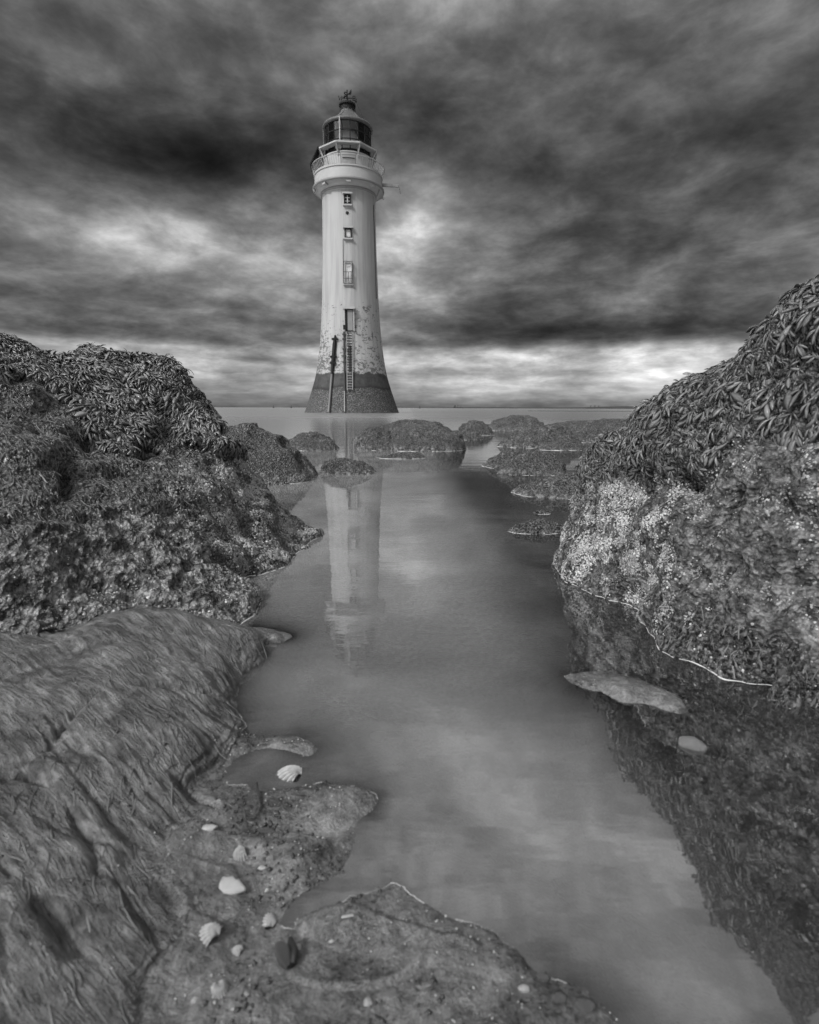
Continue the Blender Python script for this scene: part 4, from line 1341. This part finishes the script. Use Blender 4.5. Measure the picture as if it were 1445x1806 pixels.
# octagonal catwalk round the lantern with brackets
RO = rs(54.0, 270); ZC = Z(270.5)
cat = empty('catwalk'); cat.parent = lh
mb = MB(); n8 = 8
vs8 = []
for r_, z_ in ((RLn + .08, ZC), (RO, ZC), (RO, ZC + .13), (RLn + .08, ZC + .13)):
    for k in range(8):
        a = 2 * math.pi * (k + .5) / 8
        vs8.append((r_ * math.sin(a), -r_ * math.cos(a), z_))
mb.add(vs8, [(i * 8 + k, i * 8 + (k + 1) % 8, ((i + 1) % 4) * 8 + (k + 1) % 8, ((i + 1) % 4) * 8 + k) for i in range(4) for k in range(8)])
mb.build('catwalk_deck', M_WHITE, cat)
for k in range(8):
    a = 2 * math.pi * (k + .5) / 8
    s_a, c_a = math.sin(a), -math.cos(a)
    mb = MB()
    mb.tube([((RO - .08) * s_a, (RO - .08) * c_a, ZC), ((RO - .35) * s_a, (RO - .35) * c_a, ZC - .45), (RD * s_a, RD * c_a, ZC - .95)], .06, 5)
    mb.tube([(RD * s_a, RD * c_a, ZC - .95), (RD * s_a, RD * c_a, ZC)], .05, 5)
    mb.build('bracket', M_WHITE, cat)
# tilted panel on the left of the gallery
mb = MB()
A0 = Vector((-RT - .05, -.3, ZR - .05)); B0 = Vector((-rs(51, 270), -.3, Z(267)))
d_ = (B0 - A0).normalized(); nrm_ = Vector((-d_.z, 0, d_.x))
mb.box((A0 + B0) / 2, ((B0 - A0).length, 1.7, .09), m=Matrix((d_, Vector((0, 1, 0)), nrm_)).transposed())
sp_ = mb.build('solar_panel', M_IRON, lh)
mb = MB()
for yy_ in (-.9, .3):
    mb.tube([(-RD - .05, yy_, ZD + .1), B0 + Vector((0, yy_ + .3, 0))], .04, 5); mb.tube([B0 + Vector((0, yy_ + .3, 0)), (-RD, yy_, ZC - .6)], .05, 5)
mb.build('panel_strut', M_WHITE, sp_)
# right-hand side: box bracket and bulb lamp under the lip
mb = MB(); zx_ = Z(322)
mb.box((R59 + .75, -.3, zx_), (1.55, .16, .26)); fl_ = mb.build('side_arm', M_GREY, lh)
mb = MB(); mb.tube([(R59 + 1.5, -.3, zx_), (R59 + 1.65, -.3, zx_ - .2), (R59 + 1.75, -.3, zx_ - .7)], .02, 4); mb.build('loose_cable', M_IRON, fl_)
mb = MB(); mb.tube([(R62 - .1, -.3, Z(336)), (R62 - .12, -.3, Z(344))], .03, 5); mb.tube([(R62 - .12, -.3, Z(343.5)), (R62 - .12, -.3, Z(345)), (R62 - .12, -.3, Z(347))], [.07, .16, .12], 8)
mb.build('hanging_lamp', M_WHITE, lh)
mb = MB(); mb.tube([(R62 - .5, -1.2, Z(337)), (R62 - .75, -1.3, Z(349))], .07, 6); mb.build('downpipe_hook', M_GREY, lh)
mb = MB(); mb.tube([(-R62 + .15, -.5, Z(336)), (-R62 + .18, -.5, Z(340.5))], .11, 6); mb.build('wall_light', M_GREY, lh)
for xo, yo in ((-41, 327), (0, 323), (43, 328)):
    a = math.asin(xo / 59.0); rr = R59 - .15
    mb = MB(); mb.box((rr * math.sin(a), -rr * math.cos(a), Z(336.5) - .02), (.42, .42, .34), a); mb.build('cove_light', M_WHITE, lh)

# windows, door, ladder, pipes on the front
def framed(name, x0, x1, y0, y1, inner, mull=None, hood=True, frame_m=M_DARK):
    c, a, wd, ht = quad_on(y0, y1, x0, x1)
    root = empty(name); root.parent = lh
    root.location = c; root.rotation_euler = (0, 0, a)
    mb = MB(); t = .10
    for sx in (-1, 1): mb.box((sx * (wd / 2 - t / 2), .0, 0), (t, .24, ht))
    for sz in (-1, 1): mb.box((0, 0.001, sz * (ht / 2 - t / 2)), (wd - 2 * t, .24, t))
    mb.build('frame', frame_m, root)
    mb = MB(); mb.box((0, .02, 0), (wd - 2 * t, .06, ht - 2 * t)); mb.build('pane', inner, root)
    if mull:
        mb = MB()
        mb.box((0, -.05, 0), (.10, .06, ht - 2 * t))
        for k in (-1, 1): mb.box((0, -.045, k * ht / 6), (wd - 2 * t, .04, .05))
        mb.build('mullion', mull, root)
    if hood:
        mb = MB(); mb.box((0, -.10, ht / 2 + .08), (wd + .28, .36, .14)); mb.build('lintel', M_WHITE, root)
    mb = MB(); mb.box((0, -.08, -ht / 2 - .07), (wd + .2, .34, .12)); mb.build('sill', M_WHITE, root)
    return root, wd, ht
framed('window', 610.5, 622.8, 343.5, 361.2, M_DARK, M_WHITE)
framed('window', 611, 623.3, 403.5, 420.5, M_BLIND)
root, wd, ht = framed('window', 609.5, 624, 462.5, 501, M_BLIND, None, False, M_WHITE)
mb = MB()
for sx in (-1, 1): mb.tube([(sx * wd / 2, -.3, ht / 2), (sx * wd / 2, -.3, -ht / 2)], .02, 5)
mb.tube([(0.05, -.3, 0), (0.05, -.3, -ht / 2)], .03, 5); mb.tube([(.28, -.3, .1), (.28, -.3, -ht / 2)], .03, 5)
for zf in (.5, .46, 0.02, -.27, -.5): mb.tube([(-wd / 2 - .05, -.3, ht * zf), (wd / 2 + .05, -.3, ht * zf)], .022, 5)
mb.build('rusty_cage', M_RUST, root)
# small port hole between the top windows
c, a = onshaft(616, 375.8, .0); mb = MB(); mb.tube([c + Vector((0, .1, 0)), c + Vector((0, -.04, 0))], .15, 10); mb.build('port_hole', M_DARK, lh)
# door
c, a, wd, ht = quad_on(546, 584.5, 610.5, 625)
door = empty('doorway'); door.parent = lh; door.location = c; door.rotation_euler = (0, 0, a)
mb = MB(); mb.box((0, .05, 0), (wd, .36, ht)); mb.build('recess', M_DARK, door)
mb = MB(); mb.box((.10, -.16, -.02), (wd - .30, .08, ht - .18)); mb.build('door_leaf', M_GREY, door)
mb = MB(); mb.box((0, -.16, ht / 2 + .09), (wd + .35, .55, .20)); mb.build('lintel', M_WHITE, door)
mb = MB()
for sx in (-1, 1): mb.box((sx * (wd / 2 + .05), -.12, 0), (.10, .2, ht - .04))
mb.build('jamb', M_WHITE, door)
mb = MB(); mb.box((-.42, -.22, -ht / 2 + .35), (.32, .10, .42)); mb.build('door_step', M_IRON, door)
# ladder
lad = empty('ladder'); lad.parent = lh
rails = {}
for xx in (613.6, 622.5):
    pts = [onshaft(xx, y, .22)[0] for y in np.linspace(585, 688, 14)]
    rails[xx] = pts
    mb = MB(); mb.tube(pts, .045, 6); mb.build('ladder_rail', M_GREY, lad)
ymin, ymax = 588, 686
rung = []
for y in np.linspace(ymin, ymax, 22):
    mb = MB(); mb.tube([onshaft(613.6, y, .22)[0], onshaft(622.5, y, .22)[0]], .042, 5); mb.build('rung', M_IRON if y < 655 else M_GREY, lad)
mb = MB()
pts = [onshaft(618.5, y, .05)[0] for y in np.linspace(610, 686, 10)]
mb.tube(pts, .15, 6); mb.build('back_channel', M_RUST, lad)
# service pipe beside the ladder
mb = MB(); mb.tube([onshaft(609, y, .15)[0] for y in np.linspace(586, 690, 16)], .085, 7)
pipe = mb.build('pipe', M_RUST, lh)
mb = MB()
for y in (590, 598, 616, 628, 639): mb.box(onshaft(609, y, .1)[0], (.34, .3, .12))
mb.build('pipe_clip', M_RUST, pipe)
mb = MB(); mb.tube([onshaft(608.8, y, .16)[0] for y in np.linspace(675, 726, 10)], .06, 7); mb.build('pipe_foot', M_GREY, pipe)
# timber post leaning on the left
def postx(y): return 594.4 - (y - 591) * (594.4 - 581.5) / (726 - 591)
mb = MB(); mb.tube([onshaft(postx(y), y, .16)[0] for y in np.linspace(591, 660, 10)], [.08, .13, .19, .19, .19, .19, .19, .15, .14, .14], 7)
post = mb.build('fender_post', M_IRON, lh)
mb = MB(); mb.tube([onshaft(postx(y), y, .16)[0] for y in np.linspace(660, 728, 12)], .13, 7); mb.build('post_foot', M_LEAD, post)
mb = MB()
for y in (598, 629, 640): mb.box(onshaft(postx(y), y, .16)[0], (.62, .35, .18))
mb.build('post_band', M_IRON, post)
# cables down the wall
mb = MB(); mb.tube([onshaft(608.3, y, .03)[0] for y in np.linspace(422, 502, 12)], .022, 4); mb.build('cable', M_IRON, lh)
mb = MB(); mb.tube([onshaft(663.0 + (y - 350) * .022, y, .04)[0] for y in np.linspace(350, 520, 20)], .03, 4); mb.build('cable', M_IRON, lh)

# ------------------------------------------------------------------ sea marks and ship
G2 = 'tiny navigation buoys on the horizon'
for x, y, lab in ((482.6, 718, 'tiny dark buoy on the horizon, left of the lighthouse and farthest left'), (514, 718, 'tiny dark buoy on the horizon between the other buoy and the lighthouse'),
                  (740.5, 720, 'tiny dark buoy on the horizon right of the lighthouse')):
    p = at_y(x, y, 620.); b = empty('buoy', (p[0], 620, 0)); tag(b, lab, 'buoy', G2)
    mb = MB(); mb.lathe([(.001, -.2), (.95, -.2), (1.0, .5), (.3, .7)], 12); mb.build('float', M_IRON, b)
    mb = MB(); mb.tube([(0, 0, .5), (0, 0, 2.0)], [.45, .2], 6); mb.tube([(0, 0, 2.0), (0, 0, 2.6)], .3, 6); mb.build('topmark', M_IRON, b)
p = at_y(809, 720, 3000.)
ship = empty('ship', (p[0], 3000, 0)); tag(ship, 'distant dark cargo ship on the right-hand horizon', 'ship')
mb = MB()
mb.add([(-28, -5, -1), (24, -5, -1), (24, 5, -1), (-28, 5, -1), (-30, -6, 5), (30, 0, 6), (30, 0.1, 6), (-30, 6, 5), (24, -6, 5), (24, 6, 5)],
       [(3, 2, 1, 0), (0, 1, 8, 4), (1, 5, 8), (2, 9, 6), (1, 2, 6, 5), (2, 3, 7, 9), (3, 0, 4, 7), (4, 8, 9, 7), (8, 5, 6, 9)])
mb.build('hull', M_COAST, ship)
mb = MB(); mb.box((-20, 0, 9), (10, 9, 8)); mb.box((-20, 0, 15), (6, 6, 4)); mb.build('bridge', M_COAST, ship)
mb = MB(); mb.tube([(-6, 0, 5), (-6, 0, 16)], .9, 5); mb.tube([(-6, 0, 15), (6, 0, 12)], .7, 5); mb.tube([(12, 0, 5), (12, 0, 14)], .9, 5); mb.build('cargo_crane', M_COAST, ship)
G3 = 'harbour cranes on the far coast'
for i, x in enumerate((1042, 1049, 1056)):
    p = at_y(x, 719, 4205.); t = empty('harbour_crane', (p[0], 4205, 6)); tag(t, ('left', 'middle', 'right')[i] + ' one of the tiny harbour cranes on the far coast', 'crane', G3)
    mb = MB(); mb.tube([(0, 0, 0), (0, 0, 16 + 3 * (i % 2))], 2.0, 4); mb.tube([(-7, 0, 15), (9, 0, 17)], 1.4, 4); mb.build('mast', M_COAST, t)

# ------------------------------------------------------------------ shells and small things on the sand
M_SHELL = simple('chalky_shell', 0.46, 0.45, 0.4, 0.18, 60, .002, 200)
M_SHELLD = simple('dull_shell', 0.36, 0.5, 0.4, 0.3, 60, .002, 200)
M_MUSSEL = simple('mussel_shell', 0.045, 0.35, 0.5, 0.5, 80, .002, 150)
M_STONE = simple('wet_stone', 0.09, 0.3, 0.5, 0.5, 50, .004, 120)
M_TWIG = simple('wet_twig', 0.05, 0.5, 0.4, 0.4, 80)
def ground_at(x, y):
    p = at_z(x, y, 0)
    for _ in range(5):
        z = float(bed(np.array([[p[0]]]), np.array([[p[1]]]))[0][0, 0])
        p = at_z(x, y, z)
    return p
def cockle(nu=82, nv=14, ribs=10):
    V = []
    for j in range(nv):
        t = j / (nv - 1)
        for i in range(nu):
            a = -1.35 + 2.7 * i / (nu - 1)
            rad = t * (1.0 - .10 * abs(a) ** 1.5)
            rib = 1 + .05 * math.cos(ribs * 2 * math.pi * i / (nu - 1)) * t
            grow = 1 + .02 * math.sin(t * 40)
            x = math.sin(a) * rad * .62 * rib * (1.0 if t > .1 else .9)
            y = math.cos(a * .95) * rad * .95 * rib - .45
            z = .44 * max(0, math.sin(math.pi * (.14 + .86 * t))) ** .75 * grow + .02
            z += .028 * math.cos(ribs * 2 * math.pi * i / (nu - 1)) * min(1, t * 2)
            z *= (1 - .35 * (abs(a) / 1.35) ** 2 * t)
            V.append((x, y, z))
    V = np.array(V)
    B = V.copy(); B[:, 2] = B[:, 2] * .82 - .03; B[:, :2] *= .97
    q1 = grid_quads(nv, nu)
    q2 = grid_quads(nv, nu, len(V))[:, ::-1]
    e = np.array([[(nv - 1) * nu + i, (nv - 1) * nu + i + 1, len(V) + (nv - 1) * nu + i + 1, len(V) + (nv - 1) * nu + i] for i in range(nu - 1)])
    ii = np.tile(np.arange(nu), nv); jj = np.repeat(np.arange(nv), nu) / (nv - 1)
    tn = .55 + .40 * np.cos(ribs * 2 * math.pi * ii / (nu - 1)) * np.clip(jj * 2, 0, 1) + .15 * np.sin(jj * 22)
    return np_mesh('cockle_shell', np.concatenate([V, B]), np.concatenate([q1, q2, e]), attrs={'tint': np.concatenate([tn, tn])})
CK = cockle(); CK.materials.append(weed_material('ribbed_shell', 0.10, 0.56, 0.4, 90))
CKD = CK.copy(); CKD.materials.clear(); CKD.materials.append(M_SHELLD)
GS = 'cockle shells on the sand'
def shell(x, y, wpx, rz, tilt, label, me_=CK, sink=.0, up=None):
    p = ground_at(x, y)
    if up is not None: p = at_z(x, y, up)
    k = np.linalg.norm(at_z(x + 1, y, p[2]) - at_z(x, y, p[2])) * wpx / 1.15
    o = bpy.data.objects.new('cockle_shell', me_); COL.objects.link(o)
    o.location = (p[0], p[1], p[2] - sink * k)
    o.scale = (k, k, k)
    o.rotation_euler = (math.radians(tilt), math.radians(tilt * .3), math.radians(rz))
    tag(o, label, 'shell', GS)
shell(510, 1374, 56, 80, 8, 'pale ribbed cockle shell lying half under the pool edge', CK, .0, -.009)
shell(424, 1507, 36, 140, -28, 'small striped cockle shell tucked in a hollow of the sand', CK, .14)
shell(476, 1622, 36, 30, 12, 'white fan shaped cockle shell sunk in wet sand', CK, .2)
shell(370, 1646, 50, 70, 6, 'large round backed cockle shell on the left sand', CK, .14)
shell(386, 1748, 38, 200, 4, 'out of focus white shell near the bottom edge', CK, .2)
shell(650, 1768, 24, 20, 4, 'small pale shell at the bottom middle edge', CK, .2)
shell(418, 1677, 26, 90, 2, 'flat worn shell sliver between larger shells', CK, .16)
shell(665, 1300, 44, 85, 2, 'blurred pale shell lying under the water', CKD, .25)
shell(436, 1752, 16, 10, 2, 'tiny white shell chip beside the out of focus shell', CK, .2)
shell(343, 1765, 16, 100, 2, 'tiny white shell chip near the bottom left', CK, .2)
def slab(name, outline, th, mat, label, cat, x, y, wpx, rz=0, tilt=0, dz=0, group=None):
    p = ground_at(x, y)
    k = np.linalg.norm(at_z(x + 1, y, p[2]) - at_z(x, y, p[2])) * wpx
    m = len(outline); mb = MB()
    vs_ = []
    for s, z in ((.94, 0), (1.0, th * .5), (.9, th), (.5, th * 1.12)):
        vs_ += [(a * s, b * s, z) for a, b in outline]
    fs = [tuple(range(m))[::-1]] + [(i * m + j, i * m + (j + 1) % m, (i + 1) * m + (j + 1) % m, (i + 1) * m + j) for i in range(3) for j in range(m)] + [tuple(3 * m + j for j in range(m))]
    mb.add(vs_, fs)
    o = mb.build(name, mat, None, True)
    o.location = (p[0], p[1], p[2] + dz); o.scale = (k, k, k); o.rotation_euler = (math.radians(tilt), 0, math.radians(rz))
    return tag(o, label, cat, group)
slab('shell_fragment', [(-.5, -.22), (-.3, -.34), (.15, -.30), (.48, -.20), (.5, -.10), (.3, .08), (.15, .22), (.05, .18), (-.12, .34), (-.30, .28), (-.48, .30), (-.52, .05)], .13, M_SHELL,
     'thick white broken shell fragment with a grey chip mark', 'shell', 412, 1564, 50, 0, 10)
slab('shell_fragment', [(-.5, -.1), (0, -.3), (.5, -.1), (.3, .2), (-.3, .25)], .2, M_SHELL, 'little white shell crumb above the broken fragment', 'shell', 463, 1532, 16)
slab('shell_fragment', [(-.5, -.1), (.1, -.3), (.5, .1), (0, .3)], .2, M_SHELL, 'little white shell crumb right of the broken fragment', 'shell', 471, 1571, 11, 40)
slab('shell_fragment', [(-.5, -.08), (.5, -.12), (.52, .1), (-.45, .1)], .12, M_SHELL, 'narrow white splinter lying in the sand basin', 'shell', 613, 1617, 22, 12)
slab('shell_fragment', [(-.5, -.1), (0, -.3), (.5, .05), (-.1, .3)], .2, M_SHELL, 'tiny pale shell crumb in the sand basin', 'shell', 585, 1661, 11)
slab('shell_fragment', [(-.5, -.15), (.2, -.25), (.5, .05), (.1, .22), (-.4, .18)], .12, M_SHELL, 'pale shell piece stuck in weed on the sand ledge', 'shell', 370, 1461, 30, 5)
# open mussel, two dark valves leaning like a tent
p = ground_at(507, 1694)
k = np.linalg.norm(at_z(508, 1690, p[2]) - at_z(507, 1690, p[2])) * 40
mus = empty('mussel_shell', (p[0], p[1], p[2])); mus.scale = (k, k, k); mus.rotation_euler = (0, 0, .5)
tag(mus, 'dark open mussel shell standing like a tent on the sand', 'shell')
for sx in (-1, 1):
    V = []
    for j in range(9):
        t = j / 8
        wv = .42 * math.sin(math.pi * (.06 + .9 * t)) ** .7
        for i in range(9):
            u = i / 8 * 2 - 1
            V.append((u * wv + .08 * math.sin(t * 3), t * 1.15 - .55, .22 * (1 - u * u) * math.sin(math.pi * (.1 + .85 * t))))
    V = np.array(V); B = V * np.array([.95, .97, .8]) - np.array([0, 0, .02])
    q = np.concatenate([grid_quads(9, 9), grid_quads(9, 9, 81)[:, ::-1]])
    me_ = np_mesh('valve', np.concatenate([V, B]), q)
    v_ = obj('valve', me_, M_MUSSEL, mus)
    v_.location = (sx * .22, 0, .38); v_.rotation_euler = (.25, sx * 1.0, 0)
slab('shell_fragment', [(-.4, -.3), (.3, -.3), (.35, .3), (-.2, .4)], .2, M_SHELL, 'white shell scrap propped behind the open mussel', 'shell', 526, 1672, 17, 20, 40)
# stones
def pebble(x, y, wpx, hk, seed, mat, label, dz=0.0, name='stone', rz=0.0, asp=.7, up=None):
    p = ground_at(x, y) if up is None else at_z(x, y, up)
    k = np.linalg.norm(at_z(x + 1, y, p[2]) - at_z(x, y, p[2])) * wpx / 2
    nr, na = 14, 26
    th = np.linspace(.02, math.pi - .02, nr); a = np.linspace(0, 2 * math.pi, na, endpoint=False)
    T, A_ = np.meshgrid(th, a, indexing='ij')
    P = np.stack([np.sin(T) * np.cos(A_), np.sin(T) * np.sin(A_) * asp, np.cos(T) * hk], -1)
    P = P * (1 + .22 * fbm(P + seed * 5, 1.4, 3, seed))[..., None]
    o = obj(name, np_mesh(name, P, grid_quads(nr, na, 0, True), [], True), mat)
    o.location = (p[0], p[1], p[2] + dz + hk * k * .35); o.scale = (k, k, k); o.rotation_euler = (0, 0, rz)
    return tag(o, label, 'stone')
pebble(1220, 1318, 46, .55, 3, simple('grey_stone', 0.19, 0.3, 0.5, 0.6, 70, .006, 160), 'smooth grey stone breaking the water on the right', 0, rz=-.5, up=-.003)
pebble(1365, 1232, 17, .6, 4, M_SHELLD, 'small pale pebble beside the knobbly black stone', up=.0)
pebble(1388, 1190, 34, .8, 5, M_STONE, 'round dark boulder capping the knobbly stone', up=.03)
pebble(762, 1230, 26, .3, 6, M_MUSSEL, 'little dark scrap lying under the pool', 0)
for i, (x, y, s, lab) in enumerate(((1030, 1776, 36, 'dark wet stone at the bottom edge, right of the middle'), (985, 1762, 26, 'small rounded pebble left of the dark wet stone'),
                                    (925, 1745, 20, 'small pale pebble on the sand near the bottom edge'), (960, 1725, 22, 'glistening pebble lying at the shallow water line'))):
    pebble(x, y, s, .55, 20 + i, M_STONE if i != 2 else M_SHELLD, lab)
# twigs
def twig(pts, r, label, zoff=.004):
    P = [ground_at(*q_) + np.array([0, 0, zoff + (.012 if i == 0 else 0)]) for i, q_ in enumerate(pts)]
    mb = MB(); mb.tube(P, [r * (1 - .5 * i / (len(P) - 1)) for i in range(len(P))], 6)
    tag(mb.build('twig', M_TWIG, None, True), label, 'twig')
twig([(454, 1400), (457, 1415), (460, 1428), (452, 1440)], .0016, 'thin dark curved twig stuck in the sand ledge')
twig([(432, 1448), (437, 1465)], .0012, 'short straight twig leaning near the weedy ledge')
# pale strips painted as the meniscus highlight along the waterline and weed on the bed
M_GLINT = simple('glint', 0.62, 0.25, 0.5, 0.15, 80)
def glint(pts, r, label):
    P = []
    pts = np.array([at_z(*q_, 0) for q_ in pts])
    C = catmull(pts, 90, 0)
    C[:, :2] += np.stack([fbm(C, 30, 2, 5), fbm(C, 30, 2, 6)], -1) * .0025
    rr = r * (.55 + .6 * np.abs(fbm(C, 25, 2, 9)))
    mb = MB(); mb.tube([tuple(c) for c in C], list(rr), 5)
    tag(mb.build('glint_line', M_GLINT, None, True), label, 'glint', kind='stuff')
def waterline(PG):
    L_ = []
    for c_ in PG:
        k = np.where((c_[:-1, 2] < 0) & (c_[1:, 2] >= 0))[0]
        if len(k):
            i = k[-1]; t = -c_[i, 2] / (c_[i + 1, 2] - c_[i, 2])
            L_.append(c_[i] * (1 - t) + c_[i + 1] * t)
    return np.array(L_)
def glint_on(PG, sel, r, label):
    C = waterline(PG)
    x, y = project(C)
    C = C[sel(x, y)]
    ker = np.ones(7) / 7
    S = np.stack([np.convolve(np.pad(C[:, a], 3, 'edge'), ker, 'valid') for a in range(3)], -1)
    rr = r * (.5 + .9 * np.abs(fbm(S, 22, 2, 9)))
    mb = MB(); mb.tube([tuple(c) for c in S], list(rr), 5)
    tag(mb.build('glint_line', M_GLINT, None, True), label, 'glint', kind='stuff')
glint_on(PDR, lambda x, y: (x < 1385) & (y > 990), .0014, 'thin painted highlight where water meets the right rock')
glint_on(PDL, lambda x, y: (x > 372) & (y > 940) & (x < 575), .0018, 'thin painted highlight round the toe of the left rock')
def contour(x0, x1, y0, y1, n):
    gx, gy = np.meshgrid(np.linspace(x0, x1, n), np.linspace(y0, y1, n))
    z = bed(gx, gy)[0]
    seg = []
    for (i0, j0), (i1, j1), (i2, j2) in (((0, 0), (0, 1), (1, 0)), ((1, 1), (1, 0), (0, 1))):
        tri = [(gx[i:n - 1 + i, j:n - 1 + j], gy[i:n - 1 + i, j:n - 1 + j], z[i:n - 1 + i, j:n - 1 + j]) for i, j in ((i0, j0), (i1, j1), (i2, j2))]
        pts_, hit = [], []
        for a, b in ((0, 1), (1, 2), (2, 0)):
            za, zb = tri[a][2], tri[b][2]
            h = (za > 0) != (zb > 0)
            t = np.where(h, za / np.where(za == zb, 1, za - zb), 0)
            pts_.append(np.stack([tri[a][0] * (1 - t) + tri[b][0] * t, tri[a][1] * (1 - t) + tri[b][1] * t], -1)); hit.append(h)
        for a, b in ((0, 1), (1, 2), (0, 2)):
            k = hit[a] & hit[b]
            seg.append(np.stack([pts_[a][k], pts_[b][k]], 1))
    return np.concatenate(seg)
SG = contour(-.36, .14, .36, 1.0, 240)
mid = SG.mean(1); mid3 = np.stack([mid[:, 0], mid[:, 1], mid[:, 0] * 0], -1)
gy_ = bed(mid[:, 0], mid[:, 1] + .006)[0] - bed(mid[:, 0], mid[:, 1] - .006)[0]
SG = SG[(fbm(mid3, 11, 2, 610) > -.2) & (gy_ < -.0015)]; mid = SG.mean(1)
rad = .0009 * np.clip(.55 + 1.0 * fbm(np.stack([mid[:, 0], mid[:, 1], mid[:, 0] * 0], -1), 20, 2, 611), .2, 1.4)
dv = SG[:, 1] - SG[:, 0]; ln = np.maximum(np.linalg.norm(dv, axis=-1, keepdims=True), 1e-7)
nv = np.stack([-dv[:, 1], dv[:, 0]], -1) / ln * rad[:, None]
ex = dv / ln * .0006
A2, B2 = SG[:, 0] - ex, SG[:, 1] + ex
def lift_(p, z): return np.concatenate([p, np.full((len(p), 1), 1.0) * z[:, None]], -1)
z0 = -.0004 * np.ones(len(rad))
V = np.stack([lift_(A2 - nv, z0), lift_(A2, rad * .9), lift_(A2 + nv, z0), lift_(B2 - nv, z0), lift_(B2, rad * .9), lift_(B2 + nv, z0)], 1)
Q = (np.array([[0, 1, 4, 3], [1, 2, 5, 4]])[None] + (np.arange(len(V)) * 6)[:, None, None]).reshape(-1, 4)
tag(obj('glint_line', np_mesh('glint_line', V, Q), simple('film_glint', 0.42, 0.15, 0.6, 0.2, 60)), 'thin painted highlights of wet film along the little sand ledges', 'glint', kind='stuff')  # pale ridges painted as the bright edge of the film
# drowned weed on the bed at lower right, and bits of dark debris and grit on the sand
n = 600
sx = rng.uniform(620, 1240, n); sy = rng.uniform(1420, 1800, n)
sel = (sy > 1400 + (sx - 620) * .42) & ((sy < 1590 + (sx - 600) * .28) | (sx > 870)); sx, sy = sx[sel], sy[sel]
P = np.array([ground_at(a, b) for a, b in zip(sx[:420], sy[:420])])
P = P[P[:, 2] < -.004]
an = rng.uniform(-1.2, .3, len(P))
o = add_strands(None, P + np.array([0, 0, .002]), np.tile((0, 0, 1.), (len(P), 1)), np.stack([np.cos(an), np.sin(an), an * 0], -1), (.015, .05), (.0007, .0018), 6, 'drowned_weed', drape_bed)
tag(o, 'strands of drowned weed on the bed at the lower right', 'seaweed', kind='stuff')
def grit(name, n, xr, yr, size, mat, label, cat, thr=0.1, seed=0):
    qx = rng.uniform(*xr, n); qy = rng.uniform(*yr, n)
    z, mmm = bed(qx, qy)
    ok = (mmm < np.where(rng.random(n) < .12, 2, .3)) & (z > -.012) & (fbm(np.stack([qx, qy, qx * 0], -1), 14, 3, seed) > thr)
    qx, qy, z = qx[ok], qy[ok], z[ok]; k = len(qx)
    V = np.array([(0, 0, .6), (.8, 0, 0), (0, .7, .1), (-.7, .1, 0), (.1, -.8, .05), (0, 0, -.5)])
    T = np.array([(0, 1, 2), (0, 2, 3), (0, 3, 4), (0, 4, 1), (5, 2, 1), (5, 3, 2), (5, 4, 3), (5, 1, 4)])
    sz = size[0] + (size[1] - size[0]) * rng.random(k) ** 3
    B = basis(np.tile((0, 0, 1.), (k, 1)), np.tile((1., 0, 0), (k, 1)), rng.uniform(0, 6.28, k), rng.normal(0, .3, k))
    s3 = np.stack([sz * rng.uniform(.7, 1.5, k), sz, sz * .7], -1)
    o = obj(name, scatter_mesh(name, [(V, T)], np.zeros(k, int), np.stack([qx, qy, z + .0006], -1), B, s3, np.full(k, .5)), mat)
    tag(o, label, cat, kind='stuff')
grit('shell_grit', 6500, (-.75, .35), (.32, .95), (.0005, .0022), M_SHELL, 'white specks of shell grit scattered over the sand', 'grit', -.1, 500)
grit('peat_crumbs', 12000, (-.45, .35), (.32, .95), (.0008, .0045), M_TWIG, 'dark crumbs of weed and peat in the sand hollows', 'debris', .08, 510)
